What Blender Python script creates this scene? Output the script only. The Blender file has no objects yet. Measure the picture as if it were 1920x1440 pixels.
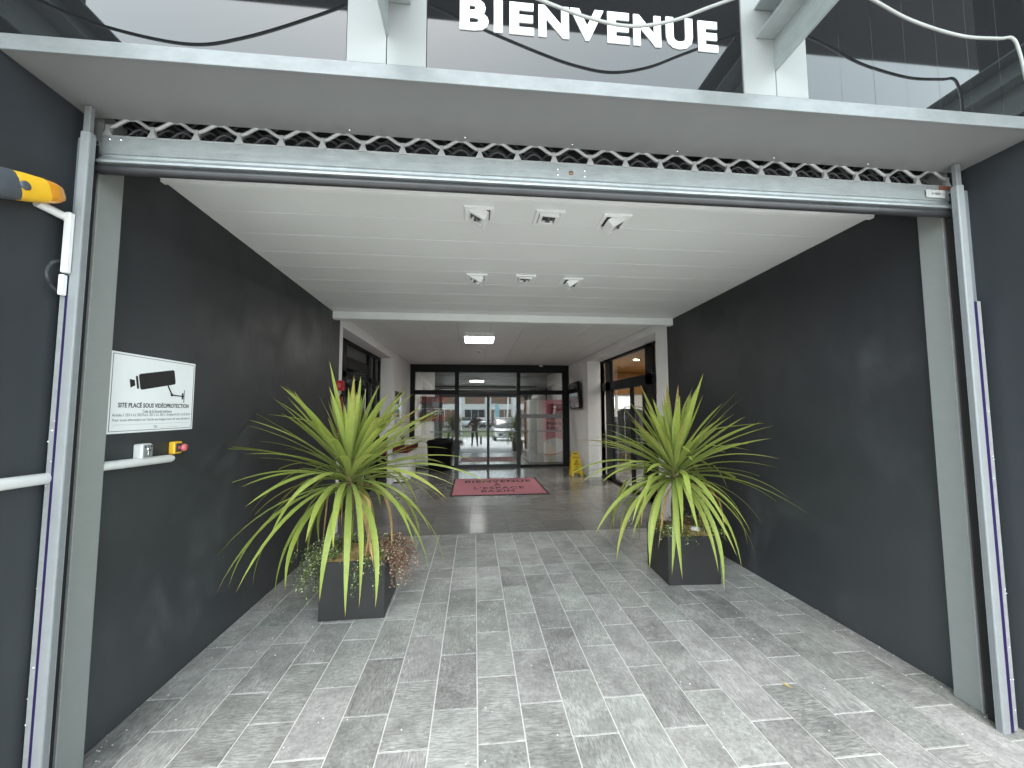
import bpy, bmesh, math, random
from mathutils import Vector, Matrix

S = bpy.context.scene
COL = S.collection
rnd = random.Random(11)
D2R = math.radians

# ------------------------------------------------------------------ camera
CAM_H = 1.54
cam = bpy.data.cameras.new('camera')
cam.sensor_width = 36.0
cam.lens = 720.5 / 1920 * 36.0
cam.clip_start = 0.02
cam.clip_end = 2000
camo = bpy.data.objects.new('camera', cam)
COL.objects.link(camo)
yaw, pitch, roll = D2R(5.54), D2R(3.965), D2R(-0.139)
cy, sy, cp, sp = math.cos(yaw), math.sin(yaw), math.cos(pitch), math.sin(pitch)
fw = Vector((sy * cp, cy * cp, sp)); r0 = Vector((cy, -sy, 0)); u0 = r0.cross(fw)
cr, sr = math.cos(roll), math.sin(roll)
rr = cr * r0 + sr * u0; uu = -sr * r0 + cr * u0
M4 = Matrix(((rr.x, uu.x, -fw.x, 0), (rr.y, uu.y, -fw.y, 0), (rr.z, uu.z, -fw.z, CAM_H), (0, 0, 0, 1)))
camo.matrix_world = M4
S.camera = camo

# ------------------------------------------------------------------ sky and sun
SUN_EL, SUN_AZ = D2R(64), D2R(196)      # behind the photographer, behind thin cloud
w = bpy.data.worlds.new('World'); S.world = w; w.use_nodes = True
nt = w.node_tree; nt.nodes.clear()
sky = nt.nodes.new('ShaderNodeTexSky'); sky.sky_type = 'NISHITA'; sky.sun_disc = False
sky.sun_elevation = SUN_EL; sky.sun_rotation = SUN_AZ; sky.dust_density = 1.2; sky.air_density = 1.0
hs = nt.nodes.new('ShaderNodeHueSaturation'); hs.inputs['Saturation'].default_value = 0.34; hs.inputs['Hue'].default_value = 0.43
hs.inputs['Value'].default_value = 1.75
bgn = nt.nodes.new('ShaderNodeBackground'); bgn.inputs['Strength'].default_value = 0.15
wo = nt.nodes.new('ShaderNodeOutputWorld')
nt.links.new(sky.outputs[0], hs.inputs['Color']); nt.links.new(hs.outputs[0], bgn.inputs['Color'])
nt.links.new(bgn.outputs[0], wo.inputs[0])
sun = bpy.data.lights.new('sun', 'SUN'); sun.energy = 1.0; sun.angle = D2R(24); sun.color = (1, .95, .86)
suno = bpy.data.objects.new('sun', sun); COL.objects.link(suno)
sd = Vector((math.sin(SUN_AZ) * math.cos(SUN_EL), math.cos(SUN_AZ) * math.cos(SUN_EL), math.sin(SUN_EL)))
suno.rotation_euler = (-sd).to_track_quat('-Z', 'Y').to_euler()
S.view_settings.view_transform = 'Standard'
S.view_settings.look = 'None'
S.view_settings.gamma = 1.0
S.view_settings.use_curve_mapping = False
S.view_settings.exposure = 2.02
S.render.engine = 'CYCLES'
S.cycles.use_denoising = True
S.cycles.max_bounces = 10
S.cycles.diffuse_bounces = 5
S.cycles.glossy_bounces = 5
S.cycles.transparent_max_bounces = 16
S.cycles.sample_clamp_indirect = 6.0

# ------------------------------------------------------------------ helpers
ORI = {}

def tag(o, label=None, cat=None, group=None, kind=None):
    if label: o['label'] = label
    if cat: o['category'] = cat
    if group: o['group'] = group
    if kind: o['kind'] = kind
    return o

def thing(name, label, cat, loc=(0, 0, 0), group=None):
    o = bpy.data.objects.new(name, None); COL.objects.link(o)
    o.location = loc; o.empty_display_size = .1
    ORI[o.name] = Vector(loc)
    return tag(o, label, cat, group)

def org(o): return ORI.get(o.name, Vector((0, 0, 0))) if o else Vector((0, 0, 0))

class MB:
    def __init__(s): s.v = []; s.f = []; s.m = []; s.sm = []; s.lu = []
    def add(s, vs, fs, mx=None, mi=0, sm=False, lu=None):
        b = len(s.v)
        for i, p in enumerate(vs):
            p = Vector(p); s.v.append(mx @ p if mx else p); s.lu.append(lu[i] if lu else 0.0)
        for f in fs: s.f.append([b + i for i in f]); s.m.append(mi); s.sm.append(sm)
        return s
    def box(s, x0, x1, y0, y1, z0, z1, bev=0, mi=0, mx=None):
        if bev <= 0:
            vs = [(x, y, z) for x in (x0, x1) for y in (y0, y1) for z in (z0, z1)]
            fs = [(0, 1, 3, 2), (4, 6, 7, 5), (0, 4, 5, 1), (2, 3, 7, 6), (0, 2, 6, 4), (1, 5, 7, 3)]
            return s.add(vs, fs, mx, mi)
        bm = bmesh.new(); bmesh.ops.create_cube(bm, size=1)
        for v in bm.verts:
            v.co = Vector((x0 + (v.co.x + .5) * (x1 - x0), y0 + (v.co.y + .5) * (y1 - y0), z0 + (v.co.z + .5) * (z1 - z0)))
        bmesh.ops.bevel(bm, geom=bm.edges[:], offset=bev, segments=1, affect='EDGES', profile=.5)
        bm.verts.index_update()
        s.add([v.co.copy() for v in bm.verts], [[v.index for v in f.verts] for f in bm.faces], mx, mi)
        bm.free(); return s
    def poly(s, pts, mi=0, mx=None): return s.add(pts, [list(range(len(pts)))], mx, mi)
    def prism(s, pts, vec, mi=0, mx=None, sm=False):
        n = len(pts); vec = Vector(vec)
        vs = [Vector(p) for p in pts] + [Vector(p) + vec for p in pts]
        fs = [list(range(n))[::-1], list(range(n, 2 * n))]
        fs += [[i, (i + 1) % n, n + (i + 1) % n, n + i] for i in range(n)]
        return s.add(vs, fs, mx, mi, sm)
    def tube(s, pts, r, n=8, mi=0, mx=None, caps=True, sm=True):
        pts = [Vector(p) for p in pts]; k = len(pts)
        rs = r if isinstance(r, (list, tuple)) else [r] * k
        t = (pts[1] - pts[0]).normalized()
        a = t.cross(Vector((0, 0, 1)))
        if a.length < 1e-3: a = t.cross(Vector((0, 1, 0)))
        a.normalize(); vs = []
        for i in range(k):
            t = (pts[min(i + 1, k - 1)] - pts[max(i - 1, 0)]).normalized()
            a = (a - t * a.dot(t)).normalized(); b = t.cross(a)
            for j in range(n):
                q = 2 * math.pi * j / n
                vs.append(pts[i] + rs[i] * (math.cos(q) * a + math.sin(q) * b))
        fs = [[i * n + j, i * n + (j + 1) % n, (i + 1) * n + (j + 1) % n, (i + 1) * n + j] for i in range(k - 1) for j in range(n)]
        s.add(vs, fs, mx, mi, sm)
        if caps:
            s.add(vs[:n], [list(range(n))[::-1]], mx, mi); s.add(vs[-n:], [list(range(n))], mx, mi)
        return s
    def lathe(s, prof, n=20, mx=None, mi=0, sm=True):   # prof: (r, z)
        vs = [(r * math.cos(2 * math.pi * j / n), r * math.sin(2 * math.pi * j / n), z) for r, z in prof for j in range(n)]
        fs = [[i * n + j, i * n + (j + 1) % n, (i + 1) * n + (j + 1) % n, (i + 1) * n + j] for i in range(len(prof) - 1) for j in range(n)]
        return s.add(vs, fs, mx, mi, sm)
    def mesh(s, name, mats, o=Vector((0, 0, 0)), lu=False):
        me = bpy.data.meshes.new(name)
        me.from_pydata([tuple(p - o) for p in s.v], [], s.f)
        for m in (mats if isinstance(mats, (list, tuple)) else [mats]): me.materials.append(m)
        me.polygons.foreach_set('material_index', s.m); me.polygons.foreach_set('use_smooth', s.sm)
        if lu:
            at = me.attributes.new('lu', 'FLOAT', 'POINT'); at.data.foreach_set('value', s.lu)
        me.update(); return me
    def build(s, name, mats, parent=None, label=None, kind=None, lu=False):
        o = bpy.data.objects.new(name, s.mesh(name, mats, org(parent), lu)); COL.objects.link(o)
        if parent: o.parent = parent
        ORI[o.name] = org(parent)
        if label: o['label'] = label
        if kind: o['kind'] = kind
        return o
    def solo(s, name, mats, label=None, cat=None, group=None, kind=None, lu=False):
        return tag(s.build(name, mats, None, lu=lu), label, cat, group, kind)

def inst(name, me, wloc, parent, rot=None, scale=None):
    o = bpy.data.objects.new(name, me); COL.objects.link(o)
    if parent: o.parent = parent
    o.location = Vector(wloc) - org(parent)
    if rot: o.rotation_euler = rot
    if scale: o.scale = scale
    ORI[o.name] = Vector(wloc)
    return o

def copy_tree(o, loc=None, parent=None):
    c = o.copy(); COL.objects.link(c)
    if parent: c.parent = parent
    if loc is not None: c.location = loc
    for ch in o.children: copy_tree(ch, None, c)
    return c

def text(mb, body, size, mx, ext=.001, off=0.0, align='CENTER', mi=0, fit=None, sx=1.0, space=1.0, uv=None):
    cu = bpy.data.curves.new('t', 'FONT'); cu.body = body; cu.size = size; cu.extrude = ext; cu.offset = off
    cu.align_x = align; cu.resolution_u = 3; cu.space_character = space
    ob = bpy.data.objects.new('t', cu); COL.objects.link(ob)
    bpy.context.view_layer.update()
    me = bpy.data.meshes.new_from_object(ob.evaluated_get(bpy.context.evaluated_depsgraph_get()))
    vs = [v.co.copy() for v in me.vertices]; fs = [list(p.vertices) for p in me.polygons]
    bpy.data.objects.remove(ob); bpy.data.curves.remove(cu); bpy.data.meshes.remove(me)
    if fit:   # (x0, x1, y0, y1)
        xs = [v.x for v in vs]; ys = [v.y for v in vs]
        for v in vs:
            v.x = fit[0] + (v.x - min(xs)) / (max(xs) - min(xs)) * (fit[1] - fit[0])
            v.y = fit[2] + (v.y - min(ys)) / (max(ys) - min(ys)) * (fit[3] - fit[2])
    else:
        for v in vs: v.x *= sx
    mb.add(vs, fs, mx, mi)

def frame_mx(o, x, y):
    x = Vector(x).normalized(); y = Vector(y).normalized(); z = x.cross(y)
    return Matrix(((x.x, y.x, z.x, o[0]), (x.y, y.y, z.y, o[1]), (x.z, y.z, z.z, o[2]), (0, 0, 0, 1)))

# ------------------------------------------------------------------ materials
class N:
    def __init__(s, name):
        s.m = bpy.data.materials.new(name); s.m.use_nodes = True
        s.t = s.m.node_tree; s.p = s.t.nodes['Principled BSDF']; s.out = s.t.nodes['Material Output']
        s.tc = None
    def n(s, k, **kw):
        x = s.t.nodes.new('ShaderNode' + k)
        for a, b in kw.items(): setattr(x, a, b)
        return x
    def l(s, a, b): s.t.links.new(a, b)
    def co(s):
        if not s.tc: s.tc = s.n('TexCoord')
        return s.tc.outputs['Object']
    def mapped(s, vec, scale):
        m = s.n('Mapping'); s.l(vec, m.inputs[0]); m.inputs['Scale'].default_value = scale; return m.outputs[0]
    def noise(s, vec, scale, detail=4, rough=.55, dist=0):
        x = s.n('TexNoise'); s.l(vec, x.inputs['Vector'])
        x.inputs['Scale'].default_value = scale; x.inputs['Detail'].default_value = detail
        x.inputs['Roughness'].default_value = rough; x.inputs['Distortion'].default_value = dist
        return x.outputs['Fac']
    def ramp(s, fac, a, b, va=0.0, vb=1.0):
        x = s.n('MapRange'); s.l(fac, x.inputs[0])
        for i, v in enumerate((a, b, va, vb)): x.inputs[1 + i].default_value = v
        return x.outputs[0]
    def mix(s, fac, a, b, mode='MIX'):
        x = s.n('Mix', data_type='RGBA', blend_type=mode)
        for i, v in ((0, fac), (6, a), (7, b)):
            if isinstance(v, (int, float)): x.inputs[i].default_value = v
            elif isinstance(v, (tuple, list)): x.inputs[i].default_value = (*v[:3], 1)
            else: s.l(v, x.inputs[i])
        return x.outputs[2]
    def math(s, op, a, b=0.0):
        x = s.n('Math', operation=op)
        for i, v in ((0, a), (1, b)):
            if isinstance(v, (int, float)): x.inputs[i].default_value = v
            else: s.l(v, x.inputs[i])
        return x.outputs[0]
    def bump(s, h, strength, dist=.01):
        x = s.n('Bump'); x.inputs['Strength'].default_value = strength; x.inputs['Distance'].default_value = dist
        s.l(h, x.inputs['Height']); s.l(x.outputs[0], s.p.inputs['Normal'])
    def set(s, k, v):
        if isinstance(v, (int, float)): s.p.inputs[k].default_value = v
        elif isinstance(v, (tuple, list)): s.p.inputs[k].default_value = (*v[:3], 1)
        else: s.l(v, s.p.inputs[k])

def plain(name, col, rough=.5, metal=0, var=.08, vs=6, bump=0, bs=80, spec=.5, stretch=(1, 1, 1), coat=0, rv=.1):
    a = N(name); c = a.mapped(a.co(), stretch)
    f = a.noise(c, vs, 5)
    lo = tuple(x * (1 - var) for x in col); hi = tuple(min(1, x * (1 + var)) for x in col)
    a.set('Base Color', a.mix(a.ramp(f, .3, .7), lo, hi))
    a.set('Roughness', a.ramp(f, .3, .7, max(.03, rough - rv * rough), min(1, rough + rv * rough)))
    a.set('Metallic', metal); a.set('Specular IOR Level', spec); a.set('Coat Weight', coat)
    if bump: a.bump(a.noise(a.co(), bs, 3), bump, .004)
    return a.m

def emit(name, col, strength):
    a = N(name); a.set('Base Color', (.8, .8, .8)); a.set('Emission Color', col); a.set('Emission Strength', strength); return a.m

def glass(name, base=.10, tint=(.93, .95, .95), edge=.6):
    a = N(name); a.t.nodes.remove(a.p)
    tr = a.n('BsdfTransparent'); tr.inputs[0].default_value = (*tint, 1)
    gl = a.n('BsdfGlossy'); gl.inputs['Roughness'].default_value = .004; gl.inputs[0].default_value = (.97, .98, 1, 1)
    lw = a.n('LayerWeight'); lw.inputs[0].default_value = .5
    f = a.math('ADD', a.math('MULTIPLY', a.math('POWER', lw.outputs['Facing'], 4.0), edge), base)
    mx = a.n('MixShader'); a.l(f, mx.inputs[0]); a.l(tr.outputs[0], mx.inputs[1]); a.l(gl.outputs[0], mx.inputs[2])
    a.l(mx.outputs[0], a.out.inputs[0]); return a.m

def dark_wall(name, base=(.0150, .0172, .0208), ring=False, dust_and_light=.60):
    a = N(name); geo = a.n('NewGeometry'); p = geo.outputs['Position']
    big = a.noise(a.mapped(p, (1, 1, .55)), 1.6, 6, .62, .6)
    sm = a.noise(a.mapped(p, (1, 1, .8)), 3.2, 7, .6, .5)
    d = a.math('MULTIPLY', a.ramp(big, .48, .74), a.ramp(sm, .38, .72))
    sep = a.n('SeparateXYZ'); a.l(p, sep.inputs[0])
    low = a.ramp(sep.outputs[2], .0, .9, 1.0, .35)          # dust smears, strengthened low down to paint in light near the floor
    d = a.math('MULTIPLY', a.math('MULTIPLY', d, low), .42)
    gate_light = a.math('MULTIPLY', a.ramp(sep.outputs[1], 1.7, 4.6, 1.0, .0), a.ramp(sep.outputs[2], .1, 2.3, 1.0, .10))   # painted daylight, paler towards gate and floor
    d = a.math('ADD', d, a.math('MULTIPLY', gate_light, a.ramp(sm, .25, .75, .20, .25)))
    sc = a.noise(a.mapped(p, (3, 3, 60)), 6, 4)             # faint run marks
    d = a.math('ADD', d, a.math('MULTIPLY', a.ramp(sc, .70, .85), .05))
    if ring:
        y = a.math('SUBTRACT', sep.outputs[1], 1.735); z = a.math('SUBTRACT', sep.outputs[2], 2.095)
        rad = a.math('SQRT', a.math('ADD', a.math('MULTIPLY', y, y), a.math('MULTIPLY', z, z)))
        rg = a.ramp(a.math('ABSOLUTE', a.math('SUBTRACT', rad, .067)), .001, .008, 1, 0)
        rg = a.math('MULTIPLY', rg, a.ramp(a.noise(p, 22, 3), .28, .5))
        d = a.math('ADD', d, a.math('MULTIPLY', rg, 1.3))
    col = a.mix(a.math('MULTIPLY', d, dust_and_light), base, (.32, .33, .345))  # one mix for dust smears and the painted daylight
    a.set('Base Color', col)
    a.set('Roughness', a.ramp(sm, .3, .7, .42, .60)); a.set('Specular IOR Level', .45)
    a.bump(a.noise(p, 240, 2), .06, .002)
    return a.m

def tile_mat():
    a = N('stone_tile'); oi = a.n('ObjectInfo'); R = oi.outputs['Random']
    v = a.n('VectorMath', operation='MULTIPLY_ADD'); a.l(R, v.inputs[0]); v.inputs[1].default_value = (37, 53, 11); a.l(a.co(), v.inputs[2])
    c = v.outputs[0]
    big = a.noise(c, 7, 7, .62, .4)
    fine = a.noise(c, 55, 5, .7)
    sx = a.noise(a.mapped(c, (24, 125, 1)), 1, 3, .6, .5)    # strokes across the corridor
    syv = a.noise(a.mapped(c, (125, 24, 1)), 1, 3, .6, .5)   # strokes along it
    # which relief a tile carries
    R2 = a.math('FRACT', a.math('MULTIPLY', R, 7.31))
    wx = a.ramp(R2, .30, .34); wy = a.ramp(R2, .62, .66)
    wx2 = a.math('SUBTRACT', wx, wy)
    st = a.math('ADD', a.math('MULTIPLY', a.ramp(sx, .36, .62), wx2), a.math('MULTIPLY', a.ramp(syv, .36, .62), wy))
    flat = a.math('MULTIPLY', a.math('SUBTRACT', 1.0, wx), a.ramp(fine, .3, .7))
    st = a.math('ADD', st, flat)
    patch = a.ramp(big, .34, .66, .25, 1.0)
    st2 = a.math('MULTIPLY', a.math('SUBTRACT', st, .5), patch)
    val = a.math('ADD', a.math('MULTIPLY', st2, .62), a.math('MULTIPLY', a.math('SUBTRACT', big, .5), 1.0))
    val = a.math('ADD', val, a.math('MULTIPLY', a.math('SUBTRACT', fine, .5), .55))
    val = a.math('ADD', val, a.math('MULTIPLY', a.math('SUBTRACT', R, .5), .28))
    geo = a.n('NewGeometry')
    wear = a.noise(geo.outputs['Position'], 1.3, 5, .6)       # trodden-in pale dust
    val = a.math('ADD', val, a.ramp(wear, .4, .7, -.06, .2))
    col = a.mix(a.ramp(val, -.45, .55), (.112, .110, .107), (.475, .465, .452))
    tint = a.mix(a.math('FRACT', a.math('MULTIPLY', R, 3.17)), (1.0, .985, 1.0), (.97, 1.0, .975))
    a.set('Base Color', a.mix(1.0, col, tint, 'MULTIPLY'))
    a.set('Roughness', a.ramp(st, 0, 1, .42, .62)); a.set('Specular IOR Level', .45)
    a.bump(st, .35, .003); return a.m

def lobby_tile_mat():
    a = N('lobby_tile'); oi = a.n('ObjectInfo'); R = oi.outputs['Random']
    v = a.n('VectorMath', operation='MULTIPLY_ADD'); a.l(R, v.inputs[0]); v.inputs[1].default_value = (17, 23, 5); a.l(a.co(), v.inputs[2])
    b = a.noise(a.mapped(v.outputs[0], (2, 5, 1)), 2.2, 6, .6, 1.2)
    f = a.noise(v.outputs[0], 40, 4)
    k = a.math('ADD', b, a.math('MULTIPLY', a.math('SUBTRACT', f, .5), .25))
    k = a.math('ADD', k, a.math('MULTIPLY', a.math('SUBTRACT', R, .5), .22))
    a.set('Base Color', a.mix(a.ramp(k, .3, .75), (.135, .133, .127), (.21, .206, .198)))
    a.set('Roughness', a.ramp(b, .3, .7, .15, .24)); a.set('Specular IOR Level', .55)
    a.bump(a.noise(a.co(), 4.5, 3), .12, .012); return a.m

def leaf_mat(name):
    a = N(name); oi = a.n('ObjectInfo'); R = oi.outputs['Random']
    at = a.n('Attribute'); at.attribute_name = 'lu'; u = at.outputs['Fac']
    fib = a.noise(a.mapped(a.co(), (3, 3, 3)), 14, 4)
    base = a.mix(a.ramp(u, .0, .6), (.23, .295, .095), (.36, .43, .085))
    base = a.mix(a.math('MULTIPLY', R, .6), base, (.50, .53, .16))
    base = a.mix(a.ramp(fib, .35, .7, 0, .35), base, (.17, .235, .06))
    old = a.ramp(R, .86, .93)
    tipw = a.math('ADD', a.ramp(u, .90, 1.0, 0, .85), a.math('MULTIPLY', a.math('MULTIPLY', old, a.ramp(u, .35, .8)), a.ramp(fib, .35, .55)))
    tip = a.mix(a.math('GREATER_THAN', R, .95), (.42, .30, .08), (.34, .19, .07))
    base = a.mix(a.math('MINIMUM', tipw, 1.0), base, tip)
    a.set('Base Color', base); a.set('Roughness', .42); a.set('Specular IOR Level', .45)
    tl = a.n('BsdfTranslucent'); a.l(a.mix(.5, base, (.42, .50, .06)), tl.inputs[0])
    ms = a.n('MixShader'); ms.inputs[0].default_value = .28
    a.l(a.p.outputs[0], ms.inputs[1]); a.l(tl.outputs[0], ms.inputs[2]); a.l(ms.outputs[0], a.out.inputs[0])
    return a.m

def speck_leaf(name, c1, c2, c3):
    a = N(name); at = a.n('Attribute'); at.attribute_name = 'lu'; u = at.outputs['Fac']
    c = a.mix(a.ramp(u, 0, .6), c1, c2); c = a.mix(a.ramp(u, .72, .95), c, c3)
    a.set('Base Color', c); a.set('Roughness', .45); return a.m

def galv(name, col=(.42, .44, .45), rough=.42, metal=.6, var=.12):
    a = N(name); g = a.n('NewGeometry').outputs['Position']
    f = a.noise(a.mapped(g, (1, 1, 1.5)), 14, 6, .65); s = a.noise(a.mapped(g, (2, 2, 60)), 3, 3)
    a.set('Base Color', a.mix(a.ramp(f, .3, .7), tuple(x * (1 - var) for x in col), tuple(min(1, x * (1 + var)) for x in col)))
    a.set('Roughness', a.ramp(s, .3, .7, rough * .8, rough * 1.25)); a.set('Metallic', metal); return a.m

def mulch_mat():
    a = N('mulch'); v = a.n('TexVoronoi'); a.l(a.mapped(a.co(), (1, 1.8, 1)), v.inputs['Vector']); v.inputs['Scale'].default_value = 60
    f = a.noise(a.co(), 12, 5)
    sp_ = a.n('SeparateColor'); a.l(v.outputs['Color'], sp_.inputs[0])
    c = a.mix(sp_.outputs[0], (.27, .16, .075), (.60, .46, .25)); c = a.mix(a.ramp(f, .4, .6), c, (.36, .30, .10))
    a.set('Base Color', c); a.set('Roughness', .85); a.bump(v.outputs['Distance'], .8, .01); return a.m

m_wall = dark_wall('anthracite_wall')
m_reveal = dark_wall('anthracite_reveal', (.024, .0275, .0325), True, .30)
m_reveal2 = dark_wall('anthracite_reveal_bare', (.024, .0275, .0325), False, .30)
m_tile = tile_mat(); m_lobby = lobby_tile_mat()
m_grout = plain('pale_grout', (.68, .67, .65), .8, var=.1, vs=20)
m_lgrout = plain('lobby_grout', (.11, .105, .10), .6)
m_white = plain('white_paint', (.74, .735, .72), .5, var=.03, vs=3)
m_offw = plain('wall_white', (.78, .77, .765), .65, var=.05, vs=2, bump=.05, bs=150)
m_ceil = plain('ceiling_lacquer', (.76, .76, .755), .38, var=.025, vs=2)
m_lceil = plain('lobby_ceiling_paint', (.78, .775, .765), .42, var=.03, vs=1.6)
m_trim = plain('white_trim', (.80, .80, .79), .4, var=.03)
m_alu = galv('light_aluminium', (.215, .225, .23), .38, .25)
m_soffit = plain('grey_soffit', (.18, .18, .18), .45, var=.05, vs=2.5)
m_galv = galv('galvanised_steel', (.37, .39, .40), .36, .55)
m_galvd = galv('dull_galvanised', (.36, .365, .37), .5, .3)
m_post = galv('grey_green_post', (.235, .25, .244), .45, .0, .035)
m_chan = galv('grey_channel', (.22, .235, .25), .42, .15, .05)
m_light = galv('pale_channel_face', (.26, .27, .28), .45, .1, .04)
m_chan2 = plain('worn_label', (.42, .42, .41), .5)
m_rubber = plain('black_rubber', (.03, .03, .033), .32, var=.25, vs=9, stretch=(1, 3, 3), spec=.55)
m_black = plain('black_void', (.008, .008, .009), .8)
m_brush = plain('guide_brush', (.03, .026, .024), .7, var=.6, vs=30, stretch=(1, 1, .25))
m_violet = plain('violet_strip', (.018, .007, .062), .45)
m_gloss = plain('black_gloss_panel', (.010, .0105, .012), .014, var=.1, spec=.45, rv=.3, coat=.45)
m_letter = plain('white_letter', (.86, .88, .88), .4, var=.02)
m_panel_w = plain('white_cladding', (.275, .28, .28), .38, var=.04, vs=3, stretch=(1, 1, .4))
m_steel = galv('painted_steel', (.30, .33, .33), .5, .2)
m_cable = plain('grey_cable', (.34, .34, .33), .5)
m_pvc = plain('white_pvc', (.72, .73, .73), .35, var=.04)
m_amber = N('amber_lens'); m_amber.set('Base Color', (.80, .33, .012)); m_amber.set('Roughness', .22); m_amber.set('Transmission Weight', .12); m_amber.set('Coat Weight', .4); m_amber = m_amber.m
m_yellow = plain('yellow_plastic', (.84, .48, .025), .4, var=.05)
m_amber2 = plain('amber_dome', (.74, .29, .010), .2, var=.08, coat=.4)
m_greyp = plain('grey_plastic', (.075, .085, .10), .5, var=.1)
m_red = plain('red_plastic', (.48, .015, .02), .35)
m_cyl = plain('extinguisher_red', (.26, .02, .012), .4)
m_pinkred = plain('faded_red_button', (.62, .14, .16), .4)
m_darkred = plain('dark_red', (.12, .006, .009), .35)
m_sign = plain('sign_board', (.80, .82, .83), .3, var=.01)
m_ink = plain('ink', (.012, .012, .014), .5)
m_inkg = plain('grey_ink', (.16, .16, .17), .5)
m_leaf = leaf_mat('cordyline_leaf')
m_dry = plain('withered_leaf', (.42, .27, .11), .7, var=.35, vs=14)
m_trunk = plain('trunk_bark', (.15, .105, .06), .8, var=.4, vs=22, stretch=(1, 1, 3), bump=.5, bs=60)
m_planter = plain('planter_black', (.026, .025, .0245), .42, var=.12, vs=4, bump=.05, bs=200)
m_mulch = mulch_mat()
m_chip = plain('wood_chip', (.42, .28, .13), .8, var=.4, vs=5)
m_vine = speck_leaf('vine_green', (.055, .08, .022), (.16, .19, .06), (.62, .66, .42))
m_vinebr = speck_leaf('vine_russet', (.11, .05, .03), (.28, .16, .11), (.62, .52, .38))
m_frame = plain('anthracite_aluminium', (.010, .0105, .012), .5, var=.1, spec=.22)
m_framel = plain('grey_frame', (.055, .058, .065), .45, var=.1, spec=.3)
m_glass = glass('door_glass', .17, (.86, .88, .88))
m_glass2 = glass('shop_glass', .05, (.88, .90, .90), .40)
m_mirror = glass('poster_glass', .35, (.7, .7, .7))
m_chrome = plain('chrome', (.75, .75, .75), .16, 1.0)
m_mat = plain('pink_mat', (.38, .145, .18), .9, var=.12, vs=30, bump=.4, bs=300)
m_matb = plain('mat_border', (.02, .008, .010), .8)
m_wet = plain('yellow_sign', (.72, .50, .015), .35, var=.05)
m_bin = plain('black_bin', (.004, .004, .0045), .5, spec=.2)
m_led = emit('led_panel', (1, .97, .91), 11.0)
m_led_unseen = emit('unseen_led_panel', (1, .94, .84), 34.0)
m_spotlit = emit('lit_downlight', (1, .93, .82), 700.0)
m_orange = plain('orange_ceiling', (.36, .155, .022), .45, var=.1, vs=2)
m_mgrey = plain('mid_grey', (.22, .22, .22), .5)
m_dgrey = plain('dark_grey', (.06, .06, .065), .5)
m_refl = plain('lamp_reflector', (.22, .22, .22), .25, .8)
m_tv = plain('tv_screen', (.012, .013, .015), .12, coat=.4)
m_lock = plain('locker_grey', (.38, .36, .34), .4)
m_pink = plain('locker_pink', (.66, .26, .30), .4)
m_pinkd = plain('locker_crimson', (.26, .004, .03), .4)
m_pave = plain('pavement', (.52, .515, .50), .6, var=.2, vs=1.5, bump=.2, bs=90)
m_road = plain('asphalt', (.07, .07, .072), .7, var=.2, vs=3, bump=.2, bs=120)
m_grass = plain('grass', (.075, .10, .028), .9, var=.4, vs=12, bump=.8, bs=60)
m_brick = plain('brown_cladding', (.20, .115, .075), .7, var=.25, vs=3, stretch=(1, 1, 6))
m_carw = plain('car_white', (.74, .75, .76), .2, coat=.8, var=.02)
m_carg = plain('car_grey', (.20, .21, .22), .2, .4, coat=.8, var=.02)
m_carglass = plain('car_glass', (.03, .035, .04), .06, coat=.5)
m_tyre = plain('tyre', (.02, .02, .02), .8)
m_lampg = plain('car_lamp', (.6, .62, .64), .12)
m_skin = plain('skin', (.45, .26, .18), .5)
m_jacket = plain('dark_jacket', (.045, .028, .028), .8, var=.2)
m_trouser = plain('dark_trousers', (.03, .03, .036), .8, var=.2)
m_shoe = plain('shoe', (.02, .02, .02), .5)
m_hair = plain('dark_hair', (.03, .02, .014), .6)

# ------------------------------------------------------------------ constants of the place
XL, XR = -1.745, 2.64         # corridor walls
Y0, YB = 1.78, 4.955          # gate plane, inner end of the tiled corridor
TW = .2254; GX, GY = .0195, 2.345

# ------------------------------------------------------------------ ground
pav = MB().box(-60, 60, -16, 1.215, -.3, -.012).solo('pavement', m_pave, kind='structure')
MB().box(-60, 60, -16.2, -16, -.3, .10).solo('kerb', m_grout, kind='structure')
MB().prism([(-60, -16.2, .06), (-60, -24, .75), (-60, -24, -.3), (-60, -16.2, -.3)], (120, 0, 0)).solo('grass_verge', m_grass, kind='structure')
MB().prism([(-60, -24, .72), (-60, -44, .95), (-60, -300, .95), (-60, -300, -.3), (-60, -24, -.3)], (120, 0, 0)).solo('road', m_road, kind='structure')
MB().box(-400, 400, 17, 600, -.5, -.3).solo('far_ground', m_pave, kind='structure')
lines = MB()
for x in (-3.4, -.8, 1.8, 4.4): lines.box(x, x + .12, -11.5, -6.5, -.012, -.008)
lines.solo('parking_line', m_letter, kind='structure')

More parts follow.
